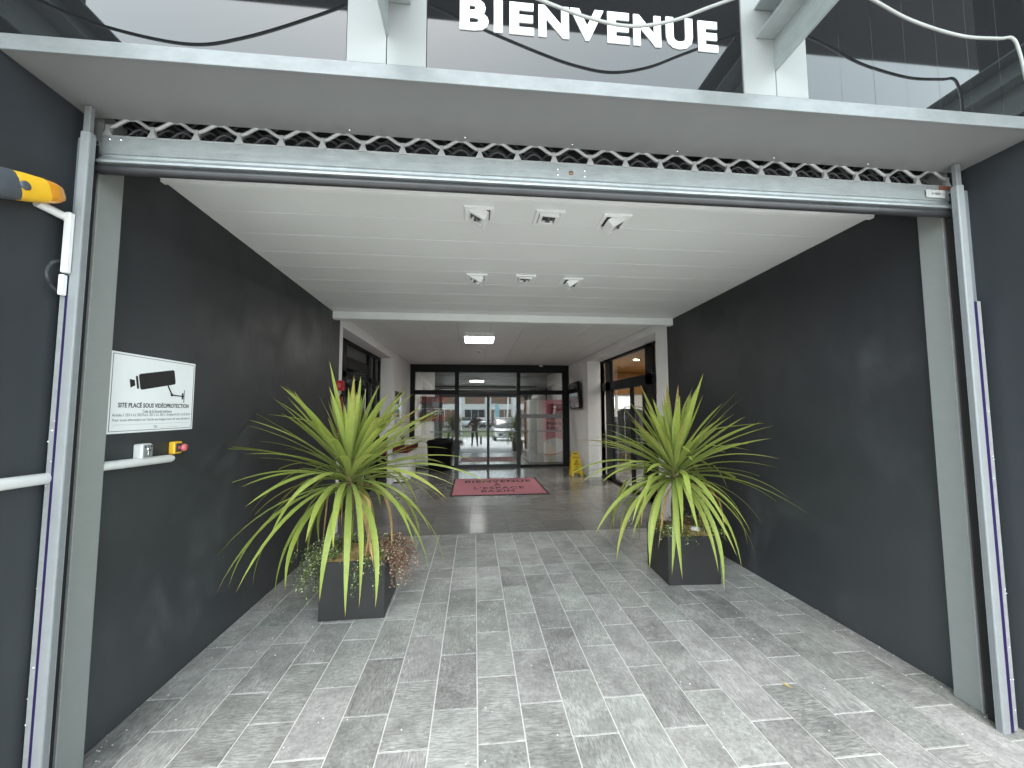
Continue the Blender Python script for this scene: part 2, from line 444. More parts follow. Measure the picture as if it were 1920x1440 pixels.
# ------------------------------------------------------------------ corridor floor, tile by tile
floor = MB().box(XL - .1, XR + .1, 1.215, YB + .01, -.3, -.0045).solo('floor', m_grout, kind='structure')
_tm = {}
def tile_mesh(wd, ln, mat, tag_):
    k = (round(wd, 4), round(ln, 4), tag_)
    if k not in _tm:
        m = MB(); e = .0016; h = .0045
        a, b = wd / 2, ln / 2
        vs = [(-a, -b, -h), (a, -b, -h), (a, b, -h), (-a, b, -h),
              (-a, -b, -e), (a, -b, -e), (a, b, -e), (-a, b, -e),
              (-a + e, -b + e, 0), (a - e, -b + e, 0), (a - e, b - e, 0), (-a + e, b - e, 0)]
        fs = [(8, 9, 10, 11)] + [(i, (i + 1) % 4, 4 + (i + 1) % 4, 4 + i) for i in range(4)] + [(4 + i, 4 + (i + 1) % 4, 8 + (i + 1) % 4, 8 + i) for i in range(4)]
        m.add(vs, fs); _tm[k] = m.mesh(tag_, mat)
    return _tm[k]

G = .0070
for i in range(-8, 12):
    xa, xb = GX + i * TW, GX + (i + 1) * TW
    xa, xb = max(xa, XL), min(xb, XR)
    if xb - xa < .02: continue
    js = list(range(-6, 13, 2)) if i % 2 == 0 else [-6] + list(range(-5, 13, 2))
    js = sorted(set(js + ([7] if i % 2 == 0 else [6])))
    ys = [GY + k * TW / 1.0 for k in js]
    ys = [max(1.218, y) for y in ys if y > 1.0]
    ys = [y for y in ys if y < YB - .03] + [YB]
    for ya, yb in zip(ys, ys[1:]):
        if yb - ya < .03: continue
        inst('floor_tile', tile_mesh(xb - xa - G, yb - ya - G, m_tile, 'floor_tile'),
             ((xa + xb) / 2, (ya + yb) / 2, rnd.uniform(-.0006, .0006)), floor,
             rot=(rnd.uniform(-.0008, .0008), rnd.uniform(-.0012, .0012), 0))

lob = MB().box(-2.1, 3.05, YB + .012, 10.7, -.3, -.004).solo('lobby_floor', m_lgrout, kind='structure')
MB().box(XL, XR, YB + .001, YB + .011, -.004, .001).build('joint_strip', m_alu, lob)
xs = [-2.06 + .5 * k for k in range(11)]; ysl = [YB + .014 + .48 * k for k in range(13)]
for xa, xb in zip(xs, xs[1:]):
    for ya, yb in zip(ysl, ysl[1:]):
        inst('lobby_tile', tile_mesh(xb - xa - .003, yb - ya - .003, m_lobby, 'lobby_tile'), ((xa + xb) / 2, (ya + yb) / 2, 0), lob,
             rot=(rnd.uniform(-.0006, .0006), rnd.uniform(-.0006, .0006), 0))
MB().box(-4, 4.2, 10.7, 15, -.3, -.001).solo('back_room_floor', m_lobby, kind='structure')

# ------------------------------------------------------------------ walls of the corridor
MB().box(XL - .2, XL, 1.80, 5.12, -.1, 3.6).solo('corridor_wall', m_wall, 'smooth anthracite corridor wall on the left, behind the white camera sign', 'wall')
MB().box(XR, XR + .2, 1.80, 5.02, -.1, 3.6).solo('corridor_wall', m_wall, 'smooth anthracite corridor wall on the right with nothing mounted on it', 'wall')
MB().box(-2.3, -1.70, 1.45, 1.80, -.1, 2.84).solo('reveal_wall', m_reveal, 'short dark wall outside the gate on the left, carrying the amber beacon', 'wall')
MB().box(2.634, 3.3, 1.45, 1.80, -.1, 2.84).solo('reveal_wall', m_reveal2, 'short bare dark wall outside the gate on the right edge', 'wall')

# ------------------------------------------------------------------ corridor ceiling, plank by plank
ceil = thing('ceiling', None, None); ceil['kind'] = 'structure'
cz = lambda y: 2.83 - .025 * (y - 2.262)
cys = [2.262, 2.542, 2.84, 3.14, 3.433, 3.75, 4.068, 4.396, 4.70, 4.875]
for a, b in zip(cys, cys[1:]):
    za, zb = cz(a) - .0013, cz(b)
    mb = MB(); mb.prism([(XL + .002, a + .0015, za), (XL + .002, b - .0015, zb), (XL + .002, b - .0015, zb + .02), (XL + .002, a + .0015, za + .02)], (XR - XL - .004, 0, 0))
    mb.build('ceiling_panel', m_ceil, ceil)
MB().box(XL, XR, 2.26, 5.0, 2.87, 2.9).build('backing_board', m_dgrey, ceil)
MB().box(XL + .002, XR - .002, 2.225, 2.258, 2.812, 2.86, .003).build('edge_trim', m_trim, ceil)
MB().box(XL + .002, XR - .002, 2.205, 2.224, 2.828, 2.86, .002).build('edge_trim', m_ceil, ceil)
MB().box(XL, XR, 2.19, 2.203, 2.835, 3.6).build('drop_panel', m_dgrey, ceil)
beam = MB().box(-1.76, 2.665, 4.85, 4.95, 2.677, 2.775, .008).solo('ceiling_beam', m_trim, 'long white rounded beam spanning the corridor where the tiled floor ends', 'beam')

# ------------------------------------------------------------------ ceiling spotlights
def spotlight(label, x, y, tilt, yawz=0):
    z = cz(y)
    t = thing('ceiling_spotlight', label, 'spotlight', (x, y, z), 'adjustable square spotlights in the corridor ceiling')
    fr = MB(); o, i_ = .095, .070; zt, zb = .002, -.011
    for (a, b, c, d) in ((-o, o, -o, -i_), (-o, o, i_, o), (-o, -i_, -i_, i_), (i_, o, -i_, i_)):
        fr.box(x + a, x + b, y + c, y + d, z + zb, z + zt, .0015)
    fr.build('frame', m_trim, t)
    MB().box(x - i_, x + i_, y - i_, y + i_, z - .004, z - .002).build('recess', m_dgrey, t)
    mx = Matrix.Translation((x, y, z)) @ Matrix.Rotation(tilt, 4, 'Y') @ Matrix.Translation((0, 0, -.012 - abs(math.sin(tilt)) * .055))
    hd = MB(); q, w_ = .064, .043
    for (a, b, c, d) in ((-q, q, -q, -w_), (-q, q, w_, q), (-q, -w_, -w_, w_), (w_, q, -w_, w_)):
        hd.box(a, b, c, d, -.006, .055, .0015, mx=mx)
    hd.build('lamp_head', m_trim, t)
    rf = MB(); vs = [(-w_, -w_, -.003), (w_, -w_, -.003), (w_, w_, -.003), (-w_, w_, -.003), (-.018, -.018, .045), (.018, -.018, .045), (.018, .018, .045), (-.018, .018, .045)]
    rf.add(vs, [(0, 1, 5, 4), (1, 2, 6, 5), (2, 3, 7, 6), (3, 0, 4, 7), (4, 5, 6, 7)], mx)
    rf.build('reflector', m_refl, t)
    bl = MB(); bl.lathe([(.001, -.004), (.008, .0), (.012, .012), (.011, .024), (.006, .044)], 10, mx @ Matrix.Rotation(D2R(50), 4, 'X') @ Matrix.Translation((0, -.012, -.012)))
    bl.build('bulb', m_dgrey, t)
    return t
spotlight('white square ceiling spotlight tipped left, in the row nearest the gate', .024, 2.44, D2R(30))
spotlight('white square ceiling spotlight lying flat, in the row nearest the gate', .483, 2.445, D2R(4))
spotlight('white square ceiling spotlight tipped right, in the row nearest the gate', .935, 2.455, D2R(-33))
spotlight('white square ceiling spotlight tipped left, in the row farther from the gate', .015, 3.57, D2R(28))
spotlight('white square ceiling spotlight lying flat, in the row farther from the gate', .470, 3.56, D2R(3))
spotlight('white square ceiling spotlight tipped right, in the row farther from the gate', .930, 3.60, D2R(-33))

# ------------------------------------------------------------------ facade above the gate
SZ = 2.837
sof = thing('entrance_soffit', 'grey overhanging soffit with a pale metal front edge above the roller gate', 'soffit', (.45, 1.6, SZ))
MB().box(-1.70, 2.634, 1.4605, 1.785, SZ, SZ + .05).build('soffit_panel', m_soffit, sof)
MB().box(-1.712, 2.70, 1.452, 1.460, SZ - .004, 2.893, .0015).build('fascia', m_alu, sof)
scr = MB().lathe([(.0045, 0), (.0035, -.003), (.0005, -.0035)], 8).mesh('screw', m_chrome)
for x in (-.582, -.051, .469, 1.008, 1.53, 2.065): inst('screw', scr, (x, 1.757, SZ - .0005), sof)
MB().box(-2.3, 3.3, 1.80, 2.02, 2.95, 3.6).solo('gate_lintel', m_black, 'dark lintel hidden behind the soffit above the roller', 'lintel')

fac = thing('shop_facade', 'dark glossy facade with matt white strips above the entrance, around the welcome sign', 'facade', (0, 1.5, 2.9))
ZB, ZT = 2.903, 6.4
MB().box(-2.35, -.5085, 1.47, 1.49, ZB, ZT).build('cladding_panel', m_gloss, fac, 'wide glossy black panel on the left')
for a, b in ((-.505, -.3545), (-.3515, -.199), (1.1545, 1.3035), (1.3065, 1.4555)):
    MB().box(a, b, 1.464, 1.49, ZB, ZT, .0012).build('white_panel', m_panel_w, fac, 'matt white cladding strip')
x = 1.459
while x < 3.3:
    MB().box(x, x + .1643, 1.47 + rnd.uniform(-.0003, .0003), 1.49, ZB, ZT, .0003).build('cladding_plank', m_gloss, fac)
    x += .165
MB().box(-2.35, 3.3, 1.4915, 1.8, 2.893, ZT).build('backing_wall', m_black, fac)
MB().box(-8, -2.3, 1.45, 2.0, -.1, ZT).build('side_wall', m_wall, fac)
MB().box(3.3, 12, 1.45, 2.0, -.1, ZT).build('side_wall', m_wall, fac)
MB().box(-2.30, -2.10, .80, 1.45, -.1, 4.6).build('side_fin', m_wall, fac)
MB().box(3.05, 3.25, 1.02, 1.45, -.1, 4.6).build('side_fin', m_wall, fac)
MB().box(-9, 12, 1.5, 17.2, ZT, ZT + .2).build('roof', m_black, fac)
MB().box(-9, -8.8, 2, 17, -.3, ZT).build('outer_wall', m_offw, fac)
MB().box(11.8, 12, 2, 17, -.3, ZT).build('outer_wall', m_offw, fac)

sign = thing('welcome_sign', 'glossy black sign panel with white capital letters above the entrance', 'sign', (.477, 1.47, 3.2))
MB().box(-.1965, 1.1515, 1.47, 1.49, ZB, ZT).build('sign_panel', m_gloss, sign)
lx = [(142, 310, 'B'), (340, 392, 'I'), (432, 577, 'E'), (605, 788, 'N'), (796, 1002, 'V'), (1025, 1163, 'E'), (1188, 1362, 'N'), (1395, 1567, 'U'), (1602, 1730, 'E')]
def px2x(px): return -.067 + (px - 142) / (1730 - 142) * (1.043 + .067)
for a, b, ch in lx:
    mb = MB(); text(mb, ch, .2, frame_mx((0, 1.4695, 0), (1, 0, 0), (0, 0, 1)), ext=.004, off=.009, fit=(px2x(a), px2x(b), 3.084, 3.224 + (.003 if ch in 'U' else 0)))
    mb.build('letter', m_letter, sign)

# canopy beams and canopy
def bracket(label, x, s, zt=3.302, y1=.45):
    t = thing('canopy_beam', label, 'beam', (x, 1.46, 3.17), 'steel beams sticking out from the facade')
    MB().box(x - .003, x + .003, y1, 1.463, 3.17, zt, 0).build('web', m_steel, t)
    for z in (3.167, zt):
        a, b = (x + .003 * s, x + .09 * s) if s > 0 else (x + .09 * s, x + .003 * s)
        MB().box(a, b, y1, 1.462, z - .004, z + .004, .001).build('flange', m_steel, t)
    MB().prism([(x - .005, 1.463, 3.022), (x - .005, 1.463, 3.162), (x - .005, y1, 3.162), (x - .005, y1, 3.03)], (.010, 0, 0)).build('bracing_plate', m_steel, t)
    return t
bracket('grey steel canopy beam on the white strip left of the welcome letters', -.352, 1)
bracket('grey steel canopy beam on the white strip right of the welcome letters', 1.306, -1)
bracket('grey steel canopy beam beyond the left edge, seen mirrored in the glossy panel', -1.78, 1)
bracket('grey steel canopy beam beyond the right edge, seen mirrored in the dark planks', 2.72, -1)
MB().box(-9, 12, -1.55, 1.46, 6.36, 6.5).solo('canopy', m_dgrey, 'dark canopy roof overhead, seen mirrored along the top of the facade', 'canopy')

def cable(label, pts, r=.006):
    n = []
    for i in range(len(pts) - 1):
        p0, p1, p2, p3 = [Vector(pts[min(max(i + d, 0), len(pts) - 1)]) for d in (-1, 0, 1, 2)]
        for k in range(8):
            t = k / 8
            n.append(.5 * ((2 * p1) + (-p0 + p2) * t + (2 * p0 - 5 * p1 + 4 * p2 - p3) * t * t + (-p0 + 3 * p1 - 3 * p2 + p3) * t ** 3))
    n.append(Vector(pts[-1]))
    tag(MB().tube(n, r, 8).build('cable', m_cable), label, 'cable', 'slack cables in front of the facade')
yc = 1.365
cable('pale slack cable hanging across the welcome letters', [(-.35, yc, 3.36), (-.05, yc, 3.235), (.27, yc, 3.12), (.45, yc, 3.07), (.61, yc, 3.055), (.78, yc, 3.095), (.95, yc, 3.175), (1.31, yc, 3.34)])
cable('pale slack cable sagging in front of the dark planks at the top right corner', [(1.33, yc, 3.40), (1.64, yc, 3.30), (1.85, yc, 3.21), (2.09, yc, 3.160), (2.28, yc, 3.165), (2.355, yc, 3.172), (2.385, yc, 3.10), (2.42, yc, 2.9), (2.6, yc + .05, 2.75)])
cable('slack cable left of the letters, seen as a dark curve mirrored in the glossy panel', [(-1.75, yc, 3.17), (-1.5, yc, 3.075), (-1.17, yc, 3.022), (-.95, yc, 3.07), (-.66, yc, 3.20), (-.36, yc, 3.36)])

# ------------------------------------------------------------------ roller gate
gate = thing('roller_gate', 'raised metal roller gate with a wavy rod grille and a black rubber bottom edge', 'gate', (.47, 1.78, 2.7))
gx0, gx1 = -1.632, 2.582
prof = [(1.775, 2.748), (1.772, 2.70), (1.769, 2.668), (1.776, 2.664), (1.776, 2.650), (1.767, 2.647), (1.764, 2.640), (1.752, 2.628), (1.752, 2.618), (1.80, 2.612), (1.80, 2.748)]
MB().prism([(gx0, y, z) for y, z in prof], (gx1 - gx0, 0, 0)).build('bottom_bar', m_galv, gate)
MB().tube([(gx0 - .004, 1.775, 2.596), (gx1 + .008, 1.775, 2.596)], .0215, 14).build('rubber_edge', m_rubber, gate)
MB().tube([(gx0, 1.788, 2.757), (gx1, 1.788, 2.757)], .006, 8).build('bottom_rod', m_galvd, gate)
pit = (gx1 - gx0 - .02) / 23
wv = MB(); n = 14
wv.tube([(pit * k / n, 0, .043 * (.5 - .5 * math.cos(2 * math.pi * k / n)) ** 1.0 * 1.0 + .034) for k in range(n + 1)], .0084, 7)
wme = wv.mesh('wave_rod', m_galvd)
cl = MB(); cl.prism([(-.017, -.008, -.014), (.017, -.008, -.014), (.019, -.008, -.008), (.008, -.008, .016), (.009, -.008, .040), (-.009, -.008, .040), (-.008, -.008, .016), (-.019, -.008, -.008)], (0, .016, 0))
cme = cl.mesh('rod_clip', m_galvd)
cr_ = MB().box(-.010, .010, -.008, .008, -.008, .008, .002).mesh('rod_sleeve', m_galvd)
for k in range(23):
    x = gx0 + .01 + k * pit
    inst('wave_rod', wme, (x, 1.790, 2.768), gate)
    inst('rod_sleeve', cr_, (x + pit / 2, 1.790, 2.768 + .077), gate)
for k in range(24): inst('rod_clip', cme, (gx0 + .01 + k * pit, 1.789, 2.768), gate)
roll_ = MB()
for row, (yy, zz, ph) in enumerate(((1.835, 2.80, .5), (1.87, 2.83, 0), (1.90, 2.86, .5), (1.885, 2.90, .2))):
    pts = []
    for k in range(23 * 8 + 1):
        x = gx0 + .01 + k * pit / 8
        pts.append((x, yy, zz + .03 * math.cos(2 * math.pi * (k / 8 + ph))))
    roll_.tube(pts, .006, 5)
roll_.build('rolled_grille', m_dgrey, gate, kind='stuff')
MB().tube([(gx0, 2.0, 2.93), (gx1, 2.0, 2.93)], .10, 16).build('roller_drum', m_black, gate)
lk = MB(); mxl = frame_mx((.465, 1.770, 2.700), (1, 0, 0), (0, 0, 1))
lk.lathe([(.0105, 0), (.010, .004), (.004, .005), (.0005, .0045)], 14, mxl)
lk.build('lock', plain('brass', (.22, .13, .07), .4, .8), gate)
rvm = MB().lathe([(.006, 0), (.0045, .0035), (.0005, .0045)], 10, frame_mx((0, 0, 0), (1, 0, 0), (0, 0, 1))).mesh('rivet', m_chrome)
for dx in (-.066, .068):
    for z in (2.716, 2.688): inst('rivet', rvm, (.465 + dx, 1.7705, z), gate)
for dx in (.03, .075): inst('rivet', rvm, (gx0 + dx, 1.773, 2.735), gate)
st = MB().box(2.41, 2.525, 1.764, 1.7665, 2.678, 2.722).build('sticker', m_chan2, gate)
q = MB(); q.box(2.444, 2.452, 1.7628, 1.7637, 2.695, 2.705); q.box(2.462, 2.492, 1.7628, 1.7637, 2.694, 2.706); q.build('print', m_inkg, st)
MB().box(2.50, 2.578, 1.768, 1.7725, 2.728, 2.749, .001).build('rust_patch', plain('rust', (.17, .05, .03), .8, var=.3, vs=30), gate)

# ------------------------------------------------------------------ gate side posts
def post(label, s):
    # s=-1 left, +1 right
    wall = XL if s < 0 else XR
    side = -1.70 if s < 0 else 2.634
    X = lambda v: v
    t = thing('gate_post', label, 'post', (wall, 1.8, 0), 'side posts that guide the roller gate')
    def bx(nm, m, a, b, y0, y1, z0, z1, bev=.0015, lab=None):
        MB().box(min(a, b), max(a, b), y0, y1, z0, z1, bev).build(nm, m, t, lab)
    if s < 0: face, ch0, ch1, pu, st_ = -1.680, -1.618, -1.648, -1.6595, -1.6835
    else: face, ch0, ch1, pu, st_ = 2.580, 2.512, 2.546, 2.5665, 2.594
    bx('inner_post', m_post, face, wall + .0 * s, 1.828, 1.945, 0, 2.90, .002)
    bx('brush_seal', m_brush, face + .010 * s, wall + .02 * s, 1.7925, 1.8275, 0, 2.75, 0)
    bx('guide_lip', m_galvd, face - .002 * s, face + .010 * s, 1.8215, 1.8275, 0, 2.75, 0)
    # channel: side plate and front face with a chamfered corner
    a, b = ch0, ch1
    pts = [(a, 1.727), (a, 1.706), (a + (b - a) * .10, 1.7012), (b, 1.70), (b, 1.727)]
    MB().prism([(p[0], p[1], 0) for p in pts], (0, 0, 2.715)).build('guide_channel', m_light, t)
    bx('guide_slot', m_black, b + .010 * s, b + .011 * s, 1.7305, 1.790, 0, 2.71, 0)
    bx('channel_side', m_chan, a - .0025 * s * 1, a - .0005 * s, 1.707, 1.727, 0, 2.715, 0)
    bx('guide_lip', m_galv, a - .003 * s, a + .004 * s, 1.7275, 1.7300, 0, 2.71, 0)
    bx('head_block', m_alu, b, a + (b - a) * .15, 1.706, 1.727, 2.718, 2.834, .002)
    bx('filler_plate', m_chan, pu, side + .05 * s, 1.7455, 1.79, 0, 2.715, 0)
    zt = 2.094
    bx('violet_edge', m_violet, b, pu, 1.7015, 1.745, .004, zt, 0)
    sg = MB(); sg.box(min(pu, st_), max(pu, st_), 1.704, 1.745, .004, zt + .004, .003)
    sg.build('edge_profile', m_galvd, t)
    dr = MB(); rn = random.Random(5 + s)
    for k in range(10):
        z = rn.uniform(.1, 1.6); x_ = rn.uniform(min(pu, st_), max(pu, st_)); w2 = rn.uniform(.001, .004)
        dr.box(x_ - w2, x_ + w2, 1.7025, 1.7045, z, z + rn.uniform(.002, .006), .0008)
    dr.build('paint_fleck', m_letter, t, kind='stuff')
post('tall grey-green gate post at the left, between the amber beacon and the camera sign', -1)
post('tall grey-green gate post at the right side of the opening, clear of any sign', 1)

# ------------------------------------------------------------------ things on the left reveal and wall
bc = thing('warning_beacon', 'amber flashing gate beacon with a grey base on the dark wall at the left edge', 'beacon', (-1.70, 1.6, 2.40))
mxb = frame_mx((-1.655, 1.395, 2.318), (0, .945, .33), (0, -.33, .945))
bb = MB()
def sect(l, a, b, n=14):   # superellipse section at distance l along the axis
    r = []
    for k in range(n):
        q = 2 * math.pi * k / n; c_, s_ = math.cos(q), math.sin(q)
        r.append((l, b * math.copysign(abs(c_) ** .6, c_), a * math.copysign(abs(s_) ** .6, s_)))
    return r
def loft(mb, secs, mx, mi=0):
    n = len(secs[0]); vs = [p for s_ in secs for p in s_]
    fs = [[i * n + j, i * n + (j + 1) % n, (i + 1) * n + (j + 1) % n, (i + 1) * n + j] for i in range(len(secs) - 1) for j in range(n)]
    mb.add(vs, fs, mx, mi, True); mb.add(secs[0], [list(range(n))[::-1]], mx, mi); mb.add(secs[-1], [list(range(n))], mx, mi)
loft(bb, [sect(-.02, .040, .046), sect(0, .044, .052), sect(.085, .044, .052), sect(.10, .041, .050)], mxb); bb.build('base', m_greyp, bc)
b2 = MB(); loft(b2, [sect(.088, .045, .050), sect(.12, .045, .050), sect(.19, .043, .045)], mxb); b2.build('housing', m_yellow, bc)
b3 = MB(); loft(b3, [sect(.19, .043, .045), sect(.225, .041, .041), sect(.252, .034, .033), sect(.262, .022, .022)], mxb); b3.build('lens', m_amber2, bc)
b4 = MB(); b4.lathe([(.016, 0), (.016, .006), (.012, .008), (.0005, .008)], 14, frame_mx((-1.655 + .043, 1.395 + .945 * .10, 2.318 + .33 * .10), (0, 1, 0), (0, 0, 1))); b4.build('screw_cap', m_greyp, bc)
cd = thing('cable_conduit', 'white cable conduit running down the left gate post below the amber beacon', 'conduit', (-1.69, 1.7, 2.1))
MB().tube([(-1.685, 1.60, 2.345), (-1.672, 1.70, 2.335)], .016, 12).build('pipe', m_pvc, cd)
MB().box(-1.664, -1.640, 1.676, 1.699, 2.10, 2.352, .004).build('trunking', m_pvc, cd)
MB().box(-1.668, -1.650, 1.676, 1.699, 2.008, 2.093, .004).build('trunking', m_pvc, cd)
tag(MB().tube([(-1.678, 1.30, 1.288), (-1.678, 1.715, 1.278), (-1.678, 1.722, 1.278)], [.022, .022, .018], 14).build('handrail_pipe', m_pvc), 'white plastic pipe on the dark wall outside the gate at the left edge', 'pipe', 'white wall pipes on the left')
tag(MB().tube([(XL + .023, 1.90, 1.288), (XL + .023, 2.385, 1.274), (XL + .023, 2.40, 1.2735)], [.022, .022, .016], 14).build('handrail_pipe', m_pvc), 'white plastic pipe under the switch and emergency button, inside the gate', 'pipe', 'white wall pipes on the left')

sg = thing('camera_sign', 'white video surveillance sign with a black camera symbol on the left corridor wall', 'sign', (XL, 2.29, 1.63))
sy0, sy1, sz0, sz1 = 2.012, 2.572, 1.432, 1.835
bd = MB().box(XL, XL + .004, sy0, sy1, sz0, sz1, .001).build('board', m_sign, sg)
mxs = frame_mx((XL + .0046, sy0, sz0), (0, 1, 0), (0, 0, 1))     # local: u right 0..0.56, v up 0..0.40
W_, H_ = sy1 - sy0, sz1 - sz0
bo = MB(); e, th = .010, .0022
for a, b, c, d in ((e, W_ - e, e, e + th), (e, W_ - e, H_ - e - th, H_ - e), (e, e + th, e, H_ - e), (W_ - e - th, W_ - e, e, H_ - e)):
    bo.box(a, b, c, d, -.0006, .0003, mx=mxs)
bo.build('border', m_ink, sg)
ic = MB(); th_ = D2R(11)
mxc = mxs @ Matrix.Translation((.275, .283, 0)) @ Matrix.Rotation(th_, 4, 'Z')
def rrect(a, b, c, d, r):
    pts = []
    for (cx_, cy_, q0) in ((b - r, d - r, 0), (a + r, d - r, 90), (a + r, c + r, 180), (b - r, c + r, 270)):
        for k in range(4): q = D2R(q0 + 30 * k); pts.append((cx_ + r * math.cos(q), cy_ + r * math.sin(q), -.0004))
    return pts
ic.prism(rrect(-.112, .128, -.042, .042, .012), (0, 0, .0008), mx=mxc)
ic.prism(rrect(-.131, -.119, -.034, .034, .005), (0, 0, .0008), mx=mxc)
ic.prism([(-.168, .022, -.0004), (-.168, -.022, -.0004), (-.140, -.014, -.0004), (-.140, .014, -.0004)], (0, 0, .0008), mx=mxc)
def bar(a, b, w2):
    a, b = Vector((*a, 0)), Vector((*b, 0)); d = (b - a).normalized(); p = Vector((-d.y, d.x, 0)) * w2
    ic.prism([a + p, b + p, b - p, a - p], (0, 0, .0007), mx=mxs)
bar((.352, .255), (.385, .203), .0045); bar((.375, .203), (.475, .197), .0035); bar((.466, .180), (.466, .216), .006); bar((.478, .160), (.478, .235), .0022)
ic.prism([(.385 + .009 * math.cos(D2R(q)), .203 + .009 * math.sin(D2R(q)), 0) for q in range(0, 360, 45)], (0, 0, .0008), mx=mxs)
ic.build('camera_symbol', m_ink, sg)
tx = MB()
text(tx, 'SITE PLACÉ SOUS VIDÉOPROTECTION', .026, mxs @ Matrix.Translation((.28, .131, 0)), ext=.0003, off=.0004, fit=None)
tx2 = MB(); text(tx2, 'SITE PLACÉ SOUS VIDÉOPROTECTION', .03, mxs, ext=.0003, off=.0006, fit=(.052, .520, .128, .158))
tx2.build('lettering', m_ink, sg)
tx3 = MB()
text(tx3, 'Code de la Sécurité intérieure', .02, mxs, ext=.0003, fit=(.195, .390, .101, .118))
text(tx3, 'Articles L 223-1 à L 223-9 et L 251-1 à L 255-1, Articles R 251-1 à R 253-4', .02, mxs, ext=.0003, fit=(.024, .536, .082, .098))
text(tx3, "Pour toute information sur l'accès aux images merci de vous adresser à", .02, mxs, ext=.0003, fit=(.028, .534, .056, .073))
text(tx3, 'Tél :', .02, mxs, ext=.0003, fit=(.270, .300, .020, .033))
tx3.box(.028, .530, .042, .0428, -.0003, .0003, mx=mxs); tx3.box(.310, .440, .020, .0208, -.0003, .0003, mx=mxs)
tx3.build('small_print', m_inkg, sg)

sb = thing('switch_box', 'small white key switch box with a grey plate under the camera sign', 'switch', (XL, 2.23, 1.33))
MB().box(XL, XL + .045, 2.166, 2.232, 1.296, 1.372, .006).build('box', m_pvc, sb)
MB().box(XL + .0445, XL + .050, 2.171, 2.228, 1.301, 1.367, .002).build('face_plate', m_chan, sb)
k_ = MB(); k_.lathe([(.011, 0), (.011, .006), (.0005, .007)], 12, frame_mx((XL + .049, 2.199, 1.345), (0, 1, 0), (0, 0, 1)))
k_.box(XL + .050, XL + .054, 2.195, 2.203, 1.312, 1.336, .001); k_.build('key_barrel', m_chrome, sb)
k_ = MB(); [k_.box(XL + .0498, XL + .051, a, a + .008, 1.353, 1.361) for a in (2.176, 2.214)]; k_.build('mark', m_ink, sb)
k_ = MB(); k_.tube([(XL + .024, 2.185, 1.297), (XL + .024, 2.185, 1.282)], .006, 8); k_.build('gland', m_pvc, sb)
eb = thing('emergency_button', 'yellow emergency stop box with a faded red mushroom button', 'button', (XL, 2.42, 1.33))
MB().box(XL, XL + .032, 2.398, 2.462, 1.296, 1.366, .005).build('box', m_yellow, eb)
MB().box(XL + .0315, XL + .036, 2.408, 2.452, 1.306, 1.356, .002).build('plate', m_dgrey, eb)
k_ = MB(); k_.lathe([(.010, 0), (.010, .020), (.020, .022), (.0215, .031), (.018, .038), (.0005, .041)], 18, frame_mx((XL + .034, 2.430, 1.331), (0, 1, 0), (0, 0, 1))); k_.build('mushroom_button', m_pinkred, eb)

# ------------------------------------------------------------------ potted cordylines
def leaf_mesh(th0, bend, L, wd, sway, rn, mat, ex=1.5, kink=None):
    m = MB(); n = 12; p = Vector((0, 0, 0)); hd = 0.0; vs = []; lu = []
    th = th0; ph = 0
    tw = rn.uniform(-.5, .5)
    for k in range(n + 1):
        u = k / n
        th = max(th0 - bend * u ** ex - (.55 if kink and u > kink else 0), -1.52); ph = sway * u * u
        d = Vector((math.cos(th) * math.cos(ph), math.cos(th) * math.sin(ph), math.sin(th)))
        nrm = Vector((-math.sin(th) * math.cos(ph), -math.sin(th) * math.sin(ph), math.cos(th)))
        sd_ = d.cross(nrm); a = tw * u
        sd2 = sd_ * math.cos(a) + nrm * math.sin(a); nr2 = nrm * math.cos(a) - sd_ * math.sin(a)
        w2 = wd * .5 * (.42 + .58 * math.sin(min(1, u / .45) * math.pi / 2)) * (1 - max(0, (u - .45) / .55) ** 1.7)
        fold = .38 * w2 * (1 - .5 * u)
        vs += [p + sd2 * w2 + nr2 * fold, p.copy(), p - sd2 * w2 + nr2 * fold]; lu += [u] * 3
        p = p + d * (L / n)
    fs = []
    for k in range(n):
        for j in (0, 1): fs.append((k * 3 + j, k * 3 + j + 1, (k + 1) * 3 + j + 1, (k + 1) * 3 + j))
    m.add(vs, fs, None, 0, True, lu); return m.mesh('leaf', mat, lu=True)

def leaf_set(seed):
    rl = random.Random(seed); LV = {}
    for b in range(10):
        t = b / 9; LV[b] = []
        for k in range(5):
            th0 = D2R(86 - 84 * t ** .9 + rl.uniform(-7, 7))
            bend = D2R(4 + 86 * t ** 2.5 + rl.uniform(-8, 14))
            L = .58 + .36 * math.sin(min(1, t * 1.2) * math.pi / 2) + rl.uniform(-.12, .12)
            kink = rl.uniform(.35, .7) if (t > .35 and rl.random() < .22) else None
            LV[b].append(leaf_mesh(th0, bend, L, rl.uniform(.042, .057), rl.uniform(-.25, .25), rl, m_leaf, ex=2.0 - 1.2 * t, kink=kink))
    return LV

